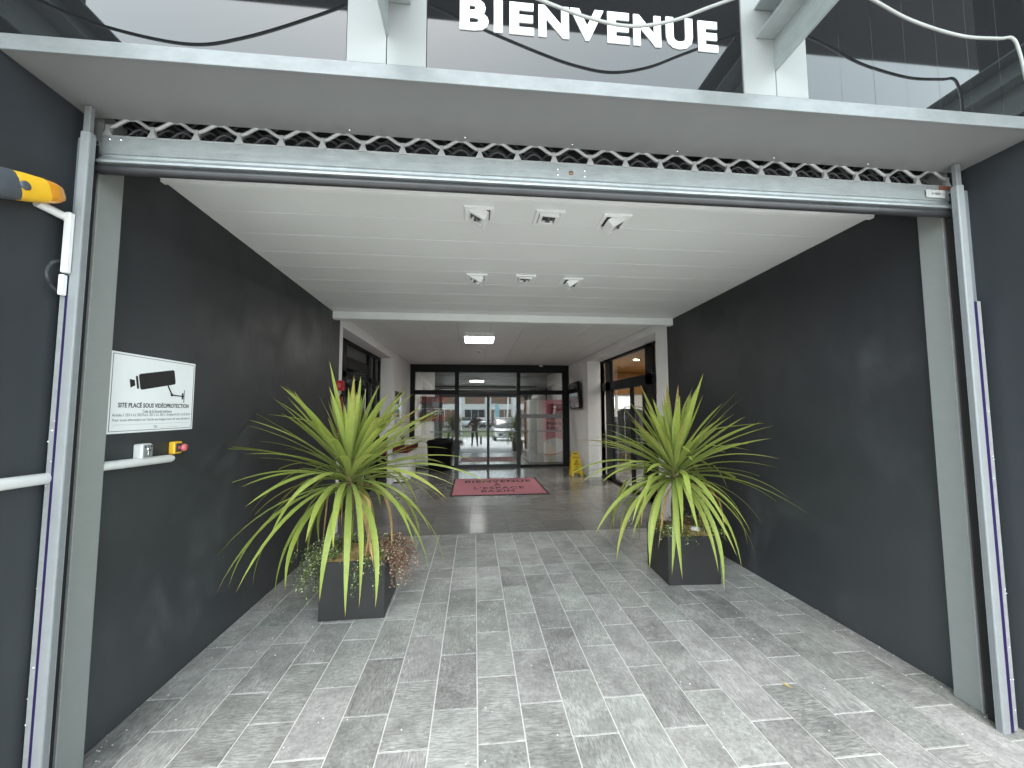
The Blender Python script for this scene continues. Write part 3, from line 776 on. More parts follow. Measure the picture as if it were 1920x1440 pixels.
def planted(label, cx_, cy_, rotz, crown, n, seed, vines, off=(0, 0)):
    rn = random.Random(seed); LV = leaf_set(seed + 5)
    t = thing('potted_cordyline', label, 'potted plant', (cx_, cy_, 0), 'potted cordylines in black cube planters')
    H = .42; a = .235; th = .012
    mx = Matrix.Translation((cx_, cy_, 0)) @ Matrix.Rotation(rotz, 4, 'Z')
    pl = MB()
    for (x0, x1, y0, y1) in ((-a, a, -a, -a + th), (-a, a, a - th, a), (-a, -a + th, -a + th, a - th), (a - th, a, -a + th, a - th)):
        pl.box(x0, x1, y0, y1, .003, H, .002, mx=mx)
    pl.box(-a + .01, a - .01, -a + .01, a - .01, .004, .03, mx=mx)
    pl.build('planter', m_planter, t)
    so = MB(); g = 14; vs = []; b = a - th
    for i in range(g + 1):
        for j in range(g + 1):
            x_, y_ = -b + 2 * b * i / g, -b + 2 * b * j / g
            r = math.hypot(x_, y_) / b
            vs.append((x_, y_, H - .018 + .03 * max(0, 1 - r) + rn.uniform(-.006, .008)))
    so.add(vs, [(i * (g + 1) + j, (i + 1) * (g + 1) + j, (i + 1) * (g + 1) + j + 1, i * (g + 1) + j + 1) for i in range(g) for j in range(g)], mx)
    so.build('soil', m_mulch, t)
    ch = MB()
    for k in range(420):
        x_, y_ = rn.uniform(-b, b), rn.uniform(-b, b); z_ = H - .006 + .03 * max(0, 1 - math.hypot(x_, y_) / b)
        l, w2 = rn.uniform(.008, .024), rn.uniform(.002, .005)
        ch.box(-l, l, -w2, w2, -.0015, .0015, mx=mx @ Matrix.Translation((x_, y_, z_)) @ Matrix.Rotation(rn.uniform(0, 3.1), 4, 'Z') @ Matrix.Rotation(rn.uniform(-.5, .5), 4, 'Y'))
    ch.build('bark_chips', m_chip, t, kind='stuff')
    cx_ += off[0]; cy_ += off[1]
    tr = MB(); pts = [(cx_ + .012 * math.sin(k * 1.1 + seed), cy_, H - .03 + (crown - H + .06) * k / 10) for k in range(11)]
    tr.tube(pts, [.040, .037, .035, .033, .033, .032, .034, .036, .036, .032, .018], 12)
    tr.build('trunk', m_trunk, t)
    # old leaf bases clasping the trunk
    lb = MB()
    for k in range(70):
        q = k * 2.4; z_ = crown - .20 + .20 * k / 70
        o_ = Vector((cx_, cy_, z_)); d = Vector((math.cos(q), math.sin(q), 0)); s_ = Vector((-math.sin(q), math.cos(q), 0))
        lb.add([o_ + d * .030 + s_ * .018, o_ + d * .030 - s_ * .018, o_ + d * .055 - s_ * .012 + Vector((0, 0, .05)), o_ + d * .055 + s_ * .012 + Vector((0, 0, .05))], [(0, 1, 2, 3)])
    lb.build('leaf_base', plain('leaf_base', (.24, .19, .08), .7, var=.3, vs=30), t, kind='stuff')
    for i in range(n):
        u = (i + .5) / n; tt = u ** .66
        bkt = min(9, max(0, int(tt * 10)))
        az = i * 2.39996 + rn.uniform(-.3, .3)
        z_ = crown + .02 - .27 * tt + rn.uniform(-.015, .015)
        o = inst('leaf', rn.choice(LV[bkt]), (cx_ + .028 * math.cos(az), cy_ + .028 * math.sin(az), z_), t, rot=(rn.uniform(-.10, .10), rn.uniform(-.06, .06), az))
        s_ = rn.uniform(.88, 1.10); o.scale = (s_, rn.uniform(.85, 1.1), s_)
    rd_ = random.Random(seed * 3)
    for k in range(7):                                            # withered lower leaves
        az = rd_.uniform(0, 6.28)
        me_ = leaf_mesh(D2R(rd_.uniform(-5, 25)), D2R(rd_.uniform(75, 105)), rd_.uniform(.45, .8), rd_.uniform(.018, .034), rd_.uniform(-.5, .5), rd_, m_dry, ex=.6, kink=rd_.uniform(.2, .5))
        inst('withered_leaf', me_, (cx_ + .03 * math.cos(az), cy_ + .03 * math.sin(az), crown - .22 - .06 * rd_.random()), t, rot=(rd_.uniform(-.2, .2), 0, az))
    for (nm, mat, ns, x0, x1, y0, y1, dx, dy, ln, dn, lab) in vines:
        v = MB()
        for k in range(ns):
            p = Vector((rn.uniform(x0, x1), rn.uniform(y0, y1), H + rn.uniform(-.005, .04)))
            d = Vector((dx + rn.gauss(0, .35), dy + rn.gauss(0, .35), rn.uniform(.0, .7))); L = ln * rn.uniform(.3, 1.0); stp = .02
            path = [p.copy()]
            for q in range(max(2, int(L / stp))):
                d = d + Vector((rn.gauss(0, .16), rn.gauss(0, .16), -.13 - rn.uniform(0, .08))); d.normalize()
                p2 = p + d * stp
                if abs(p2.x) < a + .008 and abs(p2.y) < a + .008 and p2.z < H + .004: # stays outside the box
                    if abs(p.x) < a + .008 and abs(p.y) < a + .008: p2.z = H + .008
                    else: p2.x, p2.y = p.x, p.y; p2.z = p.z - stp
                p2.z = max(.012, p2.z); p = p2; path.append(p.copy())
                for _ in range(dn):
                    if rn.random() < .62:
                        c = p + Vector((rn.gauss(0, .009), rn.gauss(0, .009), rn.gauss(0, .008))); r_ = rn.uniform(.0034, .0068)
                        if abs(c.x) < a + .004 and abs(c.y) < a + .004 and c.z < H: continue
                        e1 = Vector((rn.gauss(0, 1), rn.gauss(0, 1), rn.gauss(0, 1))).normalized(); e2 = e1.orthogonal().normalized()
                        val = rn.random()
                        v.add([c + e1 * r_ * 1.25, c + e2 * r_, c - e1 * r_ * 1.1, c - e2 * r_], [(0, 1, 2, 3)], mx, 0, False, [val] * 4)
            if len(path) > 2: v.tube(path[::2] if len(path) > 4 else path, .0009, 3, mx=mx, caps=False, sm=False)
        v.build(nm, mat, t, lab, 'stuff', lu=True)
    return t

pL = planted('cordyline in a black cube planter with russet trailing vine, at the left of the mat', -.905, 3.285, D2R(1.0), 1.17, 126, 21, [
    ('trailing_vine', m_vine, 150, -.24, -.12, -.20, .23, -.9, .05, .42, 3, 'green trailing vine'),
    ('trailing_vine', m_vinebr, 190, .10, .235, -.20, .20, .8, .05, .38, 3, 'russet brown trailing vine'),
    ('trailing_vine', m_vine, 22, .05, .22, -.22, -.15, .1, -1.0, .36, 2, 'sparse vine sprigs over the front'),
    ('trailing_vine', m_vine, 70, -.20, .20, .10, .23, .0, .8, .22, 3, 'green trailing vine at the back')], (-.095, -.03))
pR = planted('cordyline in a black cube planter with short mossy vine, close to the right wall', 1.952, 3.565, D2R(-2.5), 1.10, 136, 77, [
    ('trailing_vine', m_vine, 120, -.23, .0, -.21, .1, -.6, -.5, .15, 3, 'pale speckled vine'),
    ('trailing_vine', m_vine, 110, .10, .235, -.12, .23, .9, .0, .28, 3, 'olive vine by the wall'),
    ('trailing_vine', m_vine, 10, -.22, .05, -.23, -.17, -.1, -1.0, .20, 2, 'sparse vine sprigs over the front'),
    ('trailing_vine', m_vinebr, 80, -.2, .2, .0, .2, 0, .5, .16, 3, 'brown vine at the back')], (-.045, 0))
stn = MB(); stn.lathe([(.001, .03), (.03, .025), (.042, .005), (.03, -.01), (.001, -.012)], 10, Matrix.Translation((2.06, 3.50, .425)) @ Matrix.Scale(1.35, 4, (1, 0, 0)))
tag(stn.build('pebble', m_white), 'white stone lying on the soil of the right planter', 'stone')

# ------------------------------------------------------------------ lobby shell
CZ = 2.81
lw = thing('lobby_wall', 'white plastered lobby wall on the left, around the glass side door', 'wall', (XL, 7, 0))
MB().box(XL - .3, XL, 5.121, 5.21, 0, CZ).build('near_pier', m_offw, lw)
MB().box(XL - .3, XL, 8.33, 10.66, 0, CZ).build('far_pier', m_offw, lw)
MB().box(XL - .3, XL, 5.21, 8.33, 2.655, CZ).build('lintel', m_offw, lw)
rw = thing('lobby_wall', 'white plastered lobby wall on the right, around the shop door', 'wall', (XR, 7, 0))
MB().box(XR, XR + .4, 5.021, 5.36, 0, CZ).build('near_pier', m_offw, rw)
MB().box(XR, XR + .4, 8.80, 10.66, 0, CZ).build('far_pier', m_offw, rw)
MB().box(XR, XR + .4, 5.36, 8.80, 2.69, CZ).build('lintel', m_offw, rw)
lc = thing('lobby_ceiling', None, None); lc['kind'] = 'structure'
MB().box(-2.3, 3.1, 4.96, 10.7, CZ + .012, CZ + .05).build('backing_board', m_dgrey, lc)
xx = [XL, -1.27, -.77, -.27, .24, .75, 1.26, 1.77, 2.27, XR]; yy = [4.96, 6.2, 7.45, 8.7, 9.95, 10.66]
for xa, xb in zip(xx, xx[1:]):
    for ya, yb in zip(yy, yy[1:]):
        MB().box(xa + .002, xb - .002, ya + .002, yb - .002, CZ + rnd.uniform(-.001, .001), CZ + .011, .0015).build('ceiling_panel', m_lceil, lc)
led = thing('ceiling_light', 'lit square ceiling light panel in the white lobby ceiling', 'ceiling light', (.07, 6.82, CZ))
MB().box(-.195, .345, 6.50, 7.14, CZ - .010, CZ - .0015, .003).build('frame', m_trim, led)
MB().box(-.175, .325, 6.525, 7.11, CZ - .013, CZ - .0105).build('diffuser', m_led, led)
sm_ = thing('smoke_detector', 'small round white smoke detector behind the lit ceiling panel', 'detector', (.08, 8.0, CZ))
MB().lathe([(.055, -.002), (.055, -.02), (.040, -.04), (.001, -.043)], 16, Matrix.Translation((.08, 8.0, CZ))).build('housing', m_white, sm_)
MB().lathe([(.025, -.041), (.025, -.05), (.001, -.052)], 12, Matrix.Translation((.08, 8.0, CZ))).build('sensor', m_mgrey, sm_)

# ------------------------------------------------------------------ far sliding door
TL = .020
def yz(z): return 10.62 + TL * z
fd = thing('sliding_door', 'dark framed automatic glass door across the far end of the lobby', 'door', (.4, 10.62, 0))
def bar_(nm, m, x0, x1, z0, z1, d=.10, par=None, y=10.60, lab=None):
    return MB().box(x0, x1, y, y + d, z0, z1, .003).build(nm, m, par or fd, lab)
bar_('head_frame', m_frame, XL + .002, XR - .002, 2.60, CZ - .002, .12)
bar_('side_frame', m_frame, XL + .002, -1.62, 0, 2.60, .12); bar_('side_frame', m_frame, 2.46, XR - .002, 0, 2.60, .12)
bar_('transom_bar', m_frame, -1.62, 2.46, 1.985, 2.105, .12, y=10.58)
for a, b in ((-.545, -.435), (1.165, 1.262)): bar_('mullion', m_framel, a, b, 0, 1.985, .12); bar_('mullion', m_frame, a, b, 2.105, 2.60, .12)
bar_('sill', m_frame, -1.62, -.545, 0, .055); bar_('sill', m_frame, 1.262, 2.46, 0, .055)
def pane(par, x0, x1, z0, z1, m=m_glass, dy=0, nm='pane'):
    mb = MB(); vs = [(x, yz(z) + dy + o, z) for o in (0, .006) for x, z in ((x0, z0), (x1, z0), (x1, z1), (x0, z1))]
    mb.add(vs, [(0, 1, 2, 3), (7, 6, 5, 4), (0, 4, 5, 1), (1, 5, 6, 2), (2, 6, 7, 3), (3, 7, 4, 0)]); return mb.build(nm, m, par)
for a, b in ((-1.62, -.545), (-.435, 1.165), (1.262, 2.46)): pane(fd, a, b, 2.105, 2.60)
pl_ = pane(fd, -1.62, -.545, .055, 1.985); pr_ = pane(fd, 1.262, 2.46, .055, 1.985)
for a, b, x0, x1 in ((-.434, .372, -.425, .336), (.374, 1.164, .405, 1.155)):
    lf = MB()
    lf.box(a, x0, 10.575, 10.62, .005, 1.985, .002); lf.box(x1, b, 10.575, 10.62, .005, 1.985, .002)
    lf.box(x0, x1, 10.575, 10.62, .005, .085, .002); lf.box(x0, x1, 10.575, 10.62, 1.94, 1.985, .002)
    leaf = lf.build('door_leaf', m_framel, fd); pane(leaf, x0, x1, .085, 1.94, dy=-.03)
    MB().box(x0, x1, 10.566 + TL, 10.5685 + TL, .952, .986).build('safety_stripe', m_light, leaf)
for x0, x1, z0, z1, par in ((-1.2, -.55, .952, .99, pl_), (1.262, 2.46, .952, .99, pr_), (1.262, 2.46, 1.33, 1.44, pr_)):
    MB().box(x0, x1, 10.605 + TL * z0, 10.6075 + TL * z0, z0, z1).build('safety_stripe', m_light, par)
MB().box(-.43, 1.16, 10.55, 10.574, 1.99, 2.07, .003).build('operator_cover', m_framel, fd)
dc = thing('security_camera', 'small white dome camera under the lobby ceiling above the far door', 'camera', (1.83, 10.45, CZ))
MB().lathe([(.05, 0), (.05, -.05), (.045, -.06)], 16, Matrix.Translation((1.83, 10.5, CZ - .001))).build('base', m_white, dc)
MB().lathe([(.043, -.058), (.036, -.085), (.018, -.10), (.001, -.104)], 16, Matrix.Translation((1.83, 10.5, CZ))).build('dome', m_tv, dc)

# room behind it
br = thing('back_room', 'white walled room behind the far glass door', 'room', (.4, 12.5, 0))
MB().box(-1.95, -1.85, 10.72, 14.5, 0, 2.9).build('side_wall', m_offw, br)
MB().box(2.75, 2.85, 10.72, 14.5, 0, 2.9).build('side_wall', m_offw, br)
MB().box(-4, 4.2, 14.5, 14.6, 0, 2.9).build('back_wall', m_dgrey, br)
MB().box(-1.95, 2.85, 10.72, 14.5, 2.85, 2.95).build('room_ceiling', m_dgrey, br)
MB().box(-1.85, -1.25, 12.1, 12.2, 0, 2.85).build('partition', m_offw, br)
bl = thing('ceiling_light', 'unseen lit ceiling panel added to light the room behind the far glass door', 'ceiling light', (.4, 11.0, 2.85))  # out of sight, added for the light it gives the room
MB().box(.10, .70, 10.78, 11.22, 2.83, 2.846, .003).build('frame', m_trim, bl); MB().box(.12, .68, 10.80, 11.20, 2.826, 2.8295).build('diffuser', m_led_unseen, bl)
wsn = thing('wall_sign', 'black and dark red notice board with a phone number, behind the far glass door', 'sign', (-1.2, 10.9, 1.5))
MB().box(-1.68, -.88, 12.06, 12.09, 1.23, 1.98).build('board', m_darkred, wsn); MB().box(-1.68, -.88, 12.05, 12.06, 1.42, 1.80).build('black_band', m_ink, wsn)
mb = MB(); text(mb, '06 11 11 27', .09, frame_mx((-1.24, 12.0485, 1.50), (1, 0, 0), (0, 0, 1)), ext=.001); mb.box(-1.64, -.92, 12.047, 12.049, 1.605, 1.612); mb.box(-1.45, -1.0, 12.047, 12.049, 1.44, 1.455); mb.build('lettering', m_letter, wsn)
lkk = thing('parcel_locker', 'grey parcel locker cabinet with a pink end panel behind the far glass door', 'locker', (2.1, 11.6, 0))
bdy = MB().box(1.60, 2.70, 11.25, 13.2, .03, 1.86, .004).build('cabinet', m_lock, lkk)
for k in range(5):
    z0 = .10 + k * .345
    for y0 in (11.32, 11.85, 12.4):
        MB().box(1.590, 1.599, y0, y0 + .50, z0, z0 + .325, .003).build('locker_door', m_lock if y0 != 11.85 else m_darkred, lkk)
mb = MB().box(2.02, 2.72, 11.236, 11.249, .03, 1.86, .002).build('end_panel', m_pink, lkk)
lg = MB(); lg.prism([(2.14 + p[0], 11.2345, 1.30 + p[1]) for p in [(q[0], q[1]) for q in rrect(0, .46, 0, .44, .06)]], (0, .0014, 0)); lg.build('logo_tile', m_pinkd, mb)
lg = MB(); lg.prism([(2.36 + .045 * math.cos(q * .523), 11.232, 1.64 + .045 * math.sin(q * .523)) for q in range(12)], (0, .0014, 0))
lg.prism([(2.31, 11.232, 1.38), (2.36, 11.232, 1.38), (2.37, 11.232, 1.47), (2.40, 11.232, 1.58), (2.33, 11.232, 1.58), (2.30, 11.232, 1.47)], (0, .0014, 0)); lg.build('logo_mark', m_letter, mb)
lg = MB(); mxx = frame_mx((0, 11.2345, 0), (1, 0, 0), (0, 0, 1))
text(lg, 'Mondial', .14, mxx, ext=.0008, off=.002, fit=(2.12, 2.60, 1.12, 1.22)); text(lg, 'Relay', .14, mxx, ext=.0008, off=.002, fit=(2.12, 2.47, .955, 1.08)); lg.build('lettering', plain('plum_ink', (.10, .004, .03), .5), mb)
lg = MB(); lg.prism([(2.022, 11.2345, .03), (2.718, 11.2345, .03), (2.718, 11.2345, .62), (2.6, 11.2345, .68), (2.35, 11.2345, .74), (2.1, 11.2345, .68), (2.022, 11.2345, .60)], (0, .001, 0)); lg.build('white_print', m_sign, mb)
lg = MB(); lg.tube([(2.03 + .68 * k / 8, 11.233, .26 - .07 * math.sin(math.pi * k / 8) + .15 * k / 8) for k in range(9)], .02, 6); lg.build('pink_stroke', m_pink, mb)
bag = MB(); bag.lathe([(.001, -.06), (.20, -.055), (.25, 0), (.20, .09), (.08, .13), (.001, .14)], 14, Matrix.Translation((1.95, 11.6, 1.925))); tag(bag.build('bag', m_mgrey), 'grey soft bag lying on top of the parcel locker', 'bag')

# ------------------------------------------------------------------ side doors
def yframe(t, nm, m, x, y0, y1, z0, z1, d=.07):
    return MB().box(x - d, x, y0, y1, z0, z1, .003).build(nm, m, t) if x < 0 else MB().box(x, x + d, y0, y1, z0, z1, .003).build(nm, m, t)
def ypane(t, x, y0, y1, z0, z1, m):
    xo = x - .03 if x < 0 else x + .03
    return MB().box(xo, xo + .006, y0, y1, z0, z1).build('pane', m, t)
ld = thing('side_door', 'dark framed glass door on the left of the lobby behind the plant', 'door', (-2.0, 6.8, 0))
xl = -1.985
MB().box(-2.05, XL - .001, 5.21, 5.24, 0, 2.655).build('reveal', m_offw, lw)
for a, b in ((5.24, 5.40), (5.98, 6.16), (7.43, 7.62), (7.86, 8.00), (8.27, 8.329)): yframe(ld, 'mullion', m_frame, xl, a, b, 0, 2.655)
yframe(ld, 'head_frame', m_frame, xl, 5.24, 8.329, 2.60, 2.655, .075); yframe(ld, 'transom_bar', m_frame, xl, 5.24, 8.329, 2.06, 2.16, .10)
yframe(ld, 'sill', m_frame, xl, 5.24, 8.329, 0, .06, .075); yframe(ld, 'transom_box', m_black, xl - .02, 6.16, 7.43, 2.22, 2.40, .05)
for a, b in ((5.40, 5.98), (6.16, 7.43), (7.62, 7.86), (8.0, 8.27)):
    ypane(ld, xl, a, b, 2.16, 2.60, m_glass2); ypane(ld, xl, a, b, .06, 2.06, m_glass2)
yframe(ld, 'leaf_stile', m_frame, xl, 6.76, 6.84, .06, 2.06, .05)
hb = MB(); hb.tube([(xl + .05, 7.03, .12), (xl + .05, 7.03, 1.93)], .013, 10)
for z in (.4, 1.7): hb.tube([(xl - .01, 7.03, z), (xl + .05, 7.03, z)], .008, 8)
hb.build('handle', m_chrome, ld)
rd = thing('side_door', 'dark framed shop door on the right of the lobby with an orange ceiling behind', 'door', (2.97, 7.2, 0))
xr = 2.97
MB().box(xr - .33, xr + .07, 5.36, 5.365, 0, 2.69).build('reveal', m_offw, rw)
for a, b in ((5.37, 5.45), (6.19, 6.45), (8.20, 8.51), (8.89, 8.93)): yframe(rd, 'mullion', m_frame, xr, a, b, 0, 2.69)
MB().box(2.95, 3.04, 8.80, 8.93, 0, 2.69).build('reveal', m_offw, rw)
yframe(rd, 'head_frame', m_frame, xr, 5.37, 8.93, 2.64, 2.69, .075); yframe(rd, 'transom_bar', m_frame, xr, 5.37, 8.93, 1.985, 2.17, .12)
yframe(rd, 'sill', m_frame, xr, 5.37, 8.93, 0, .07, .075)
for a, b in ((5.45, 6.19), (6.45, 8.20), (8.51, 8.89)):
    ypane(rd, xr, a, b, 2.17, 2.64, m_glass2); ypane(rd, xr, a, b, .07, 1.985, m_glass2)
for y in (6.47, 7.02, 8.08): yframe(rd, 'leaf_stile', m_frame, xr - .01, y, y + .10, .07, 1.985, .05)

# shop interior (right)
sh = thing('shop_room', 'shop interior behind the right door with an orange ceiling and bright windows', 'room', (5.5, 8, 0))
MB().box(3.06, 8, 4.5, 13, 2.74, 2.80).build('shop_ceiling', m_orange, sh)
MB().box(3.06, 8, 4.5, 13, -.3, -.002).build('shop_floor', m_mgrey, sh)
MB().box(8, 8.1, 4.5, 13, 0, 2.74).build('shop_wall', m_mgrey, sh)
for (a, b, c, d) in ((3.06, 4.36, 0, 2.74), (4.53, 4.60, 0, 2.74), (5.12, 8, 0, 2.74), (4.36, 4.53, 0, 1.60), (4.60, 5.12, 0, 1.60), (4.36, 4.53, 1.98, 2.74), (4.60, 5.12, 1.98, 2.74)):
    MB().box(a, b, 12.0, 12.1, c, d).build('shop_wall', m_offw, sh)
for a, b in ((4.36, 4.53), (4.60, 5.12)): MB().box(a, b, 12.04, 12.046, 1.60, 1.98).build('window_pane', m_glass2, sh)
MB().box(3.06, 7.9, 11.86, 11.96, 2.06, 2.735).build('bulkhead', m_orange, sh)
MB().box(3.06, 8, 4.3, 4.5, 0, 2.74).build('shop_wall', m_dgrey, sh)
for i, (x_, y_, lab) in enumerate(((3.82, 8.75, 'small lit downlight in the orange shop ceiling'), (5.6, 7.0, 'unseen downlight added to light the shop, second from the door'), (5.0, 9.2, 'unseen downlight added to light the shop, over the shelf'), (4.9, 5.6, 'unseen downlight added to light the shop, nearest the street side'), (6.8, 8.2, 'unseen downlight added to light the shop, farthest from the door'))):  # only the first is in view; the rest are added to brighten the shop
    dl = thing('downlight', lab, 'downlight', (x_, y_, 2.74), 'downlights in the orange ceiling, one in view and the rest added unseen')
    MB().lathe([(.075, 0), (.072, -.006), (.055, -.006)], 18, Matrix.Translation((x_, y_, 2.739))).build('trim_ring', m_trim, dl)
    MB().lathe([(.055, -.004), (.001, -.004)], 18, Matrix.Translation((x_, y_, 2.739))).build('lamp', m_spotlit, dl)
rk = thing('clothes_rail', 'clothes rail with grey garments inside the shop on the right', 'clothes rail', (3.9, 8.9, 0))
MB().tube([(3.45, 8.6, 1.62), (4.6, 9.7, 1.62)], .013, 8).build('rail', m_chrome, rk)
f_ = MB(); f_.tube([(3.45, 8.6, 0), (3.45, 8.6, 1.62)], .013, 8); f_.tube([(4.6, 9.7, 0), (4.6, 9.7, 1.62)], .013, 8); f_.build('upright', m_chrome, rk)
gr = random.Random(9)
for k in range(12):
    u = (k + .5) / 12; x_, y_ = 3.45 + 1.15 * u, 8.6 + 1.1 * u; h = gr.uniform(.55, .95); wd = gr.uniform(.18, .25)
    g = MB(); dv = Vector((.69, -.72, 0)); vs = []
    for zz, ww in ((1.58, .05), (1.52, wd), (1.52 - h * .5, wd * .95), (1.52 - h, wd * 1.15)):
        for s_ in (-1, -.3, .3, 1):
            vs.append(Vector((x_, y_, zz)) + dv * ww * s_ + Vector((.02 * gr.uniform(-1, 1), .02 * gr.uniform(-1, 1), 0)))
    g.add(vs, [(r * 4 + c, r * 4 + c + 1, r * 4 + c + 5, r * 4 + c + 4) for r in range(3) for c in range(3)], sm=True)
    vs2 = [v + Vector((.03, .03, 0)) for v in vs]; g.add(vs2, [(r * 4 + c + 4, r * 4 + c + 5, r * 4 + c + 1, r * 4 + c) for r in range(3) for c in range(3)], sm=True)
    g.build('garment', gr.choice([m_mgrey, m_dgrey, m_white, m_lock, m_wet if k == 5 else m_mgrey]), rk)
sv = thing('display_shelf', 'dark display shelf with boxes at the back of the shop', 'shelf', (4.8, 11, 0))
for z in (.3, .75, 1.2): MB().box(4.0, 6.2, 10.8, 11.2, z, z + .03).build('shelf_board', m_dgrey, sv)
MB().box(4.0, 6.2, 11.2, 11.23, 0, 1.35).build('back_panel', m_dgrey, sv)
# room on the left
lr = thing('side_room', 'dim room behind the left glass door', 'room', (-4, 7, 0))
MB().box(-7, -2.08, 4.5, 11, 2.74, 2.80).build('room_ceiling', m_mgrey, lr); MB().box(-7, -2.08, 4.5, 11, -.3, -.002).build('room_floor', m_dgrey, lr)
MB().box(-7.1, -7, 4.5, 11, 0, 2.74).build('room_wall', m_mgrey, lr); MB().box(-7, -2.08, 10.9, 11, 0, 2.74).build('room_wall', m_dgrey, lr); MB().box(-7, -2.08, 4.4, 4.5, 0, 2.74).build('room_wall', m_dgrey, lr)

# ------------------------------------------------------------------ lobby things
mt = thing('door_mat', 'dusty pink welcome mat with dark lettering on the lobby floor', 'mat', (.47, 8, 0))
MB().prism([(-.445, 7.125, .0012), (1.385, 7.125, .0012), (1.385, 8.85, .0012), (-.455, 8.85, .0012)], (0, 0, .006)).build('rubber_border', m_matb, mt)
MB().prism([(-.405, 7.165, .0072), (1.345, 7.165, .0072), (1.345, 8.81, .0072), (-.415, 8.81, .0072)], (0, 0, .003)).build('pile', m_mat, mt)
tm = MB(); mxm = frame_mx((0, 0, .0106), (1, 0, 0), (0, 1, 0))
for s_, f_ in (('BIENVENUE', (-.20, 1.22, 8.33, 8.60)), ('À', (.395, .545, 7.98, 8.26)), ("L'ESPACE", (-.01, .99, 7.66, 7.88)), ('BAZIN', (.135, .765, 7.36, 7.58))):
    text(tm, s_, .2, mxm, ext=.0006, off=.004, fit=f_, space=1.15)
tm.build('lettering', m_matb, mt)

ws = thing('wet_floor_sign', 'yellow folding wet floor caution sign standing by the right lobby wall', 'caution sign', (2.41, 9.05, 0))
def wet_panel(nm, y0, yt):
    m = MB(); zt = .50
    def P(x, z): return (x, y0 + (yt - y0) * z / .56, z)
    o = [(2.268, 0), (2.325, 0), (2.34, .075), (2.475, .075), (2.49, 0), (2.549, 0), (2.485, .455), (2.462, .465), (2.462, .545), (2.45, .56), (2.315, .56), (2.305, .545), (2.305, .465), (2.28, .455)]
    fr_ = [P(*p) for p in o]; m.prism(fr_, (0, .02, 0)); return m.build(nm, m_wet, ws)
f1 = wet_panel('front_panel', 8.94, 9.04); f2 = wet_panel('back_panel', 9.20, 9.065)
def slope_mx(): 
    v = Vector((0, .10, .56)).normalized(); return frame_mx((0, 8.9385, 0), (1, 0, 0), v)
wsx = MB(); sm4 = slope_mx()
text(wsx, 'ATTENTION', .05, sm4, ext=.0006, off=.001, fit=(2.315, 2.465, .415, .45))
for a, b in (((2.335, .265), (2.465, .265)), ((2.465, .265), (2.40, .385)), ((2.40, .385), (2.335, .265))):
    a, b = Vector((*a, 0)), Vector((*b, 0)); d = (b - a).normalized(); p = Vector((-d.y, d.x, 0)) * .005
    wsx.prism([a + p, b + p, b - p, a - p], (0, 0, .0008), mx=sm4)
wsx.prism([(2.398 + .008 * math.cos(q), .345 + .008 * math.sin(q), 0) for q in [k * .785 for k in range(8)]], (0, 0, .0008), mx=sm4)
for a, b in (((2.398, .335), (2.385, .30)), ((2.385, .30), (2.42, .285)), ((2.385, .30), (2.365, .28)), ((2.395, .325), (2.42, .33))):
    a, b = Vector((*a, 0)), Vector((*b, 0)); d = (b - a).normalized(); p = Vector((-d.y, d.x, 0)) * .005
    wsx.prism([a + p, b + p, b - p, a - p], (0, 0, .0008), mx=sm4)
text(wsx, 'SOL', .05, sm4, ext=.0006, off=.001, fit=(2.37, 2.43, .20, .235)); text(wsx, 'GLISSANT', .05, sm4, ext=.0006, off=.001, fit=(2.325, 2.475, .14, .175))
wsx.build('lettering', m_ink, f1)
MB().box(2.34, 2.428, 9.030, 9.034, .485, .53, .001).build('grip_hole', m_dgrey, f1)

bn = thing('waste_bin', 'black plastic waste bin left of the far glass door', 'bin', (-.9, 10.25, 0))
bmx = Matrix.Translation((-.905, 10.25, 0)) @ Matrix.Scale(.75, 4, (0, 1, 0)) @ Matrix.Rotation(D2R(22), 4, 'Z')
b_ = MB(); b_.lathe([(.001, 0), (.27, .0), (.285, .02), (.325, .68), (.345, .70), (.345, .735), (.32, .738), (.27, .05)], 20, bmx); b_.build('body', m_bin, bn)
b_ = MB(); b_.lathe([(.33, .735), (.31, .775), (.22, .79), (.21, .76)], 20, bmx); b_.build('lid', m_bin, bn)

dk = thing('console_desk', 'white curved console with a dark red top band against the left lobby wall', 'console', (-1.58, 9.2, 0))
pr_f = []
for k in range(9): u = k / 8; pr_f.append((8.60 + .16 * math.sin(math.pi * u * .9) - .12 * u * 0, .02 + .62 * u))
body = [(-1.735, y, z) for y, z in pr_f] + [(-1.735, 9.80, .64)] + [(-1.735, 9.80 - .12 * math.sin(math.pi * k / 6), .64 - .62 * k / 6) for k in range(1, 7)]
MB().prism(body, (.28, 0, 0)).build('body', m_white, dk)
MB().prism([(-1.738, 8.48, .645), (-1.43, 8.46, .645), (-1.40, 9.84, .645), (-1.738, 9.84, .645)], (0, 0, .14)).build('top_band', m_darkred, dk)
MB().prism([(-1.738, 8.85, .788), (-1.41, 8.85, .788), (-1.38, 9.86, .788), (-1.738, 9.86, .788)], (0, 0, .05)).build('counter', m_white, dk)
MB().prism([(-1.45, 8.75, .02), (-1.45, 8.95, .30), (-1.45, 8.90, .64), (-1.45, 9.80, .64), (-1.45, 9.70, .02)], (.012, 0, 0)).build('side_panel', m_offw, dk)
fp = thing('flower_pot', 'small grey flower pot with a seedling on the white console', 'flower pot', (-1.58, 8.63, .786))
MB().lathe([(.001, 0), (.045, 0), (.062, .10), (.068, .10), (.068, .12), (.058, .12), (.05, .03)], 16, Matrix.Translation((-1.57, 8.62, .786))).build('pot', m_mgrey, fp)
sd_ = MB(); rn = random.Random(4)
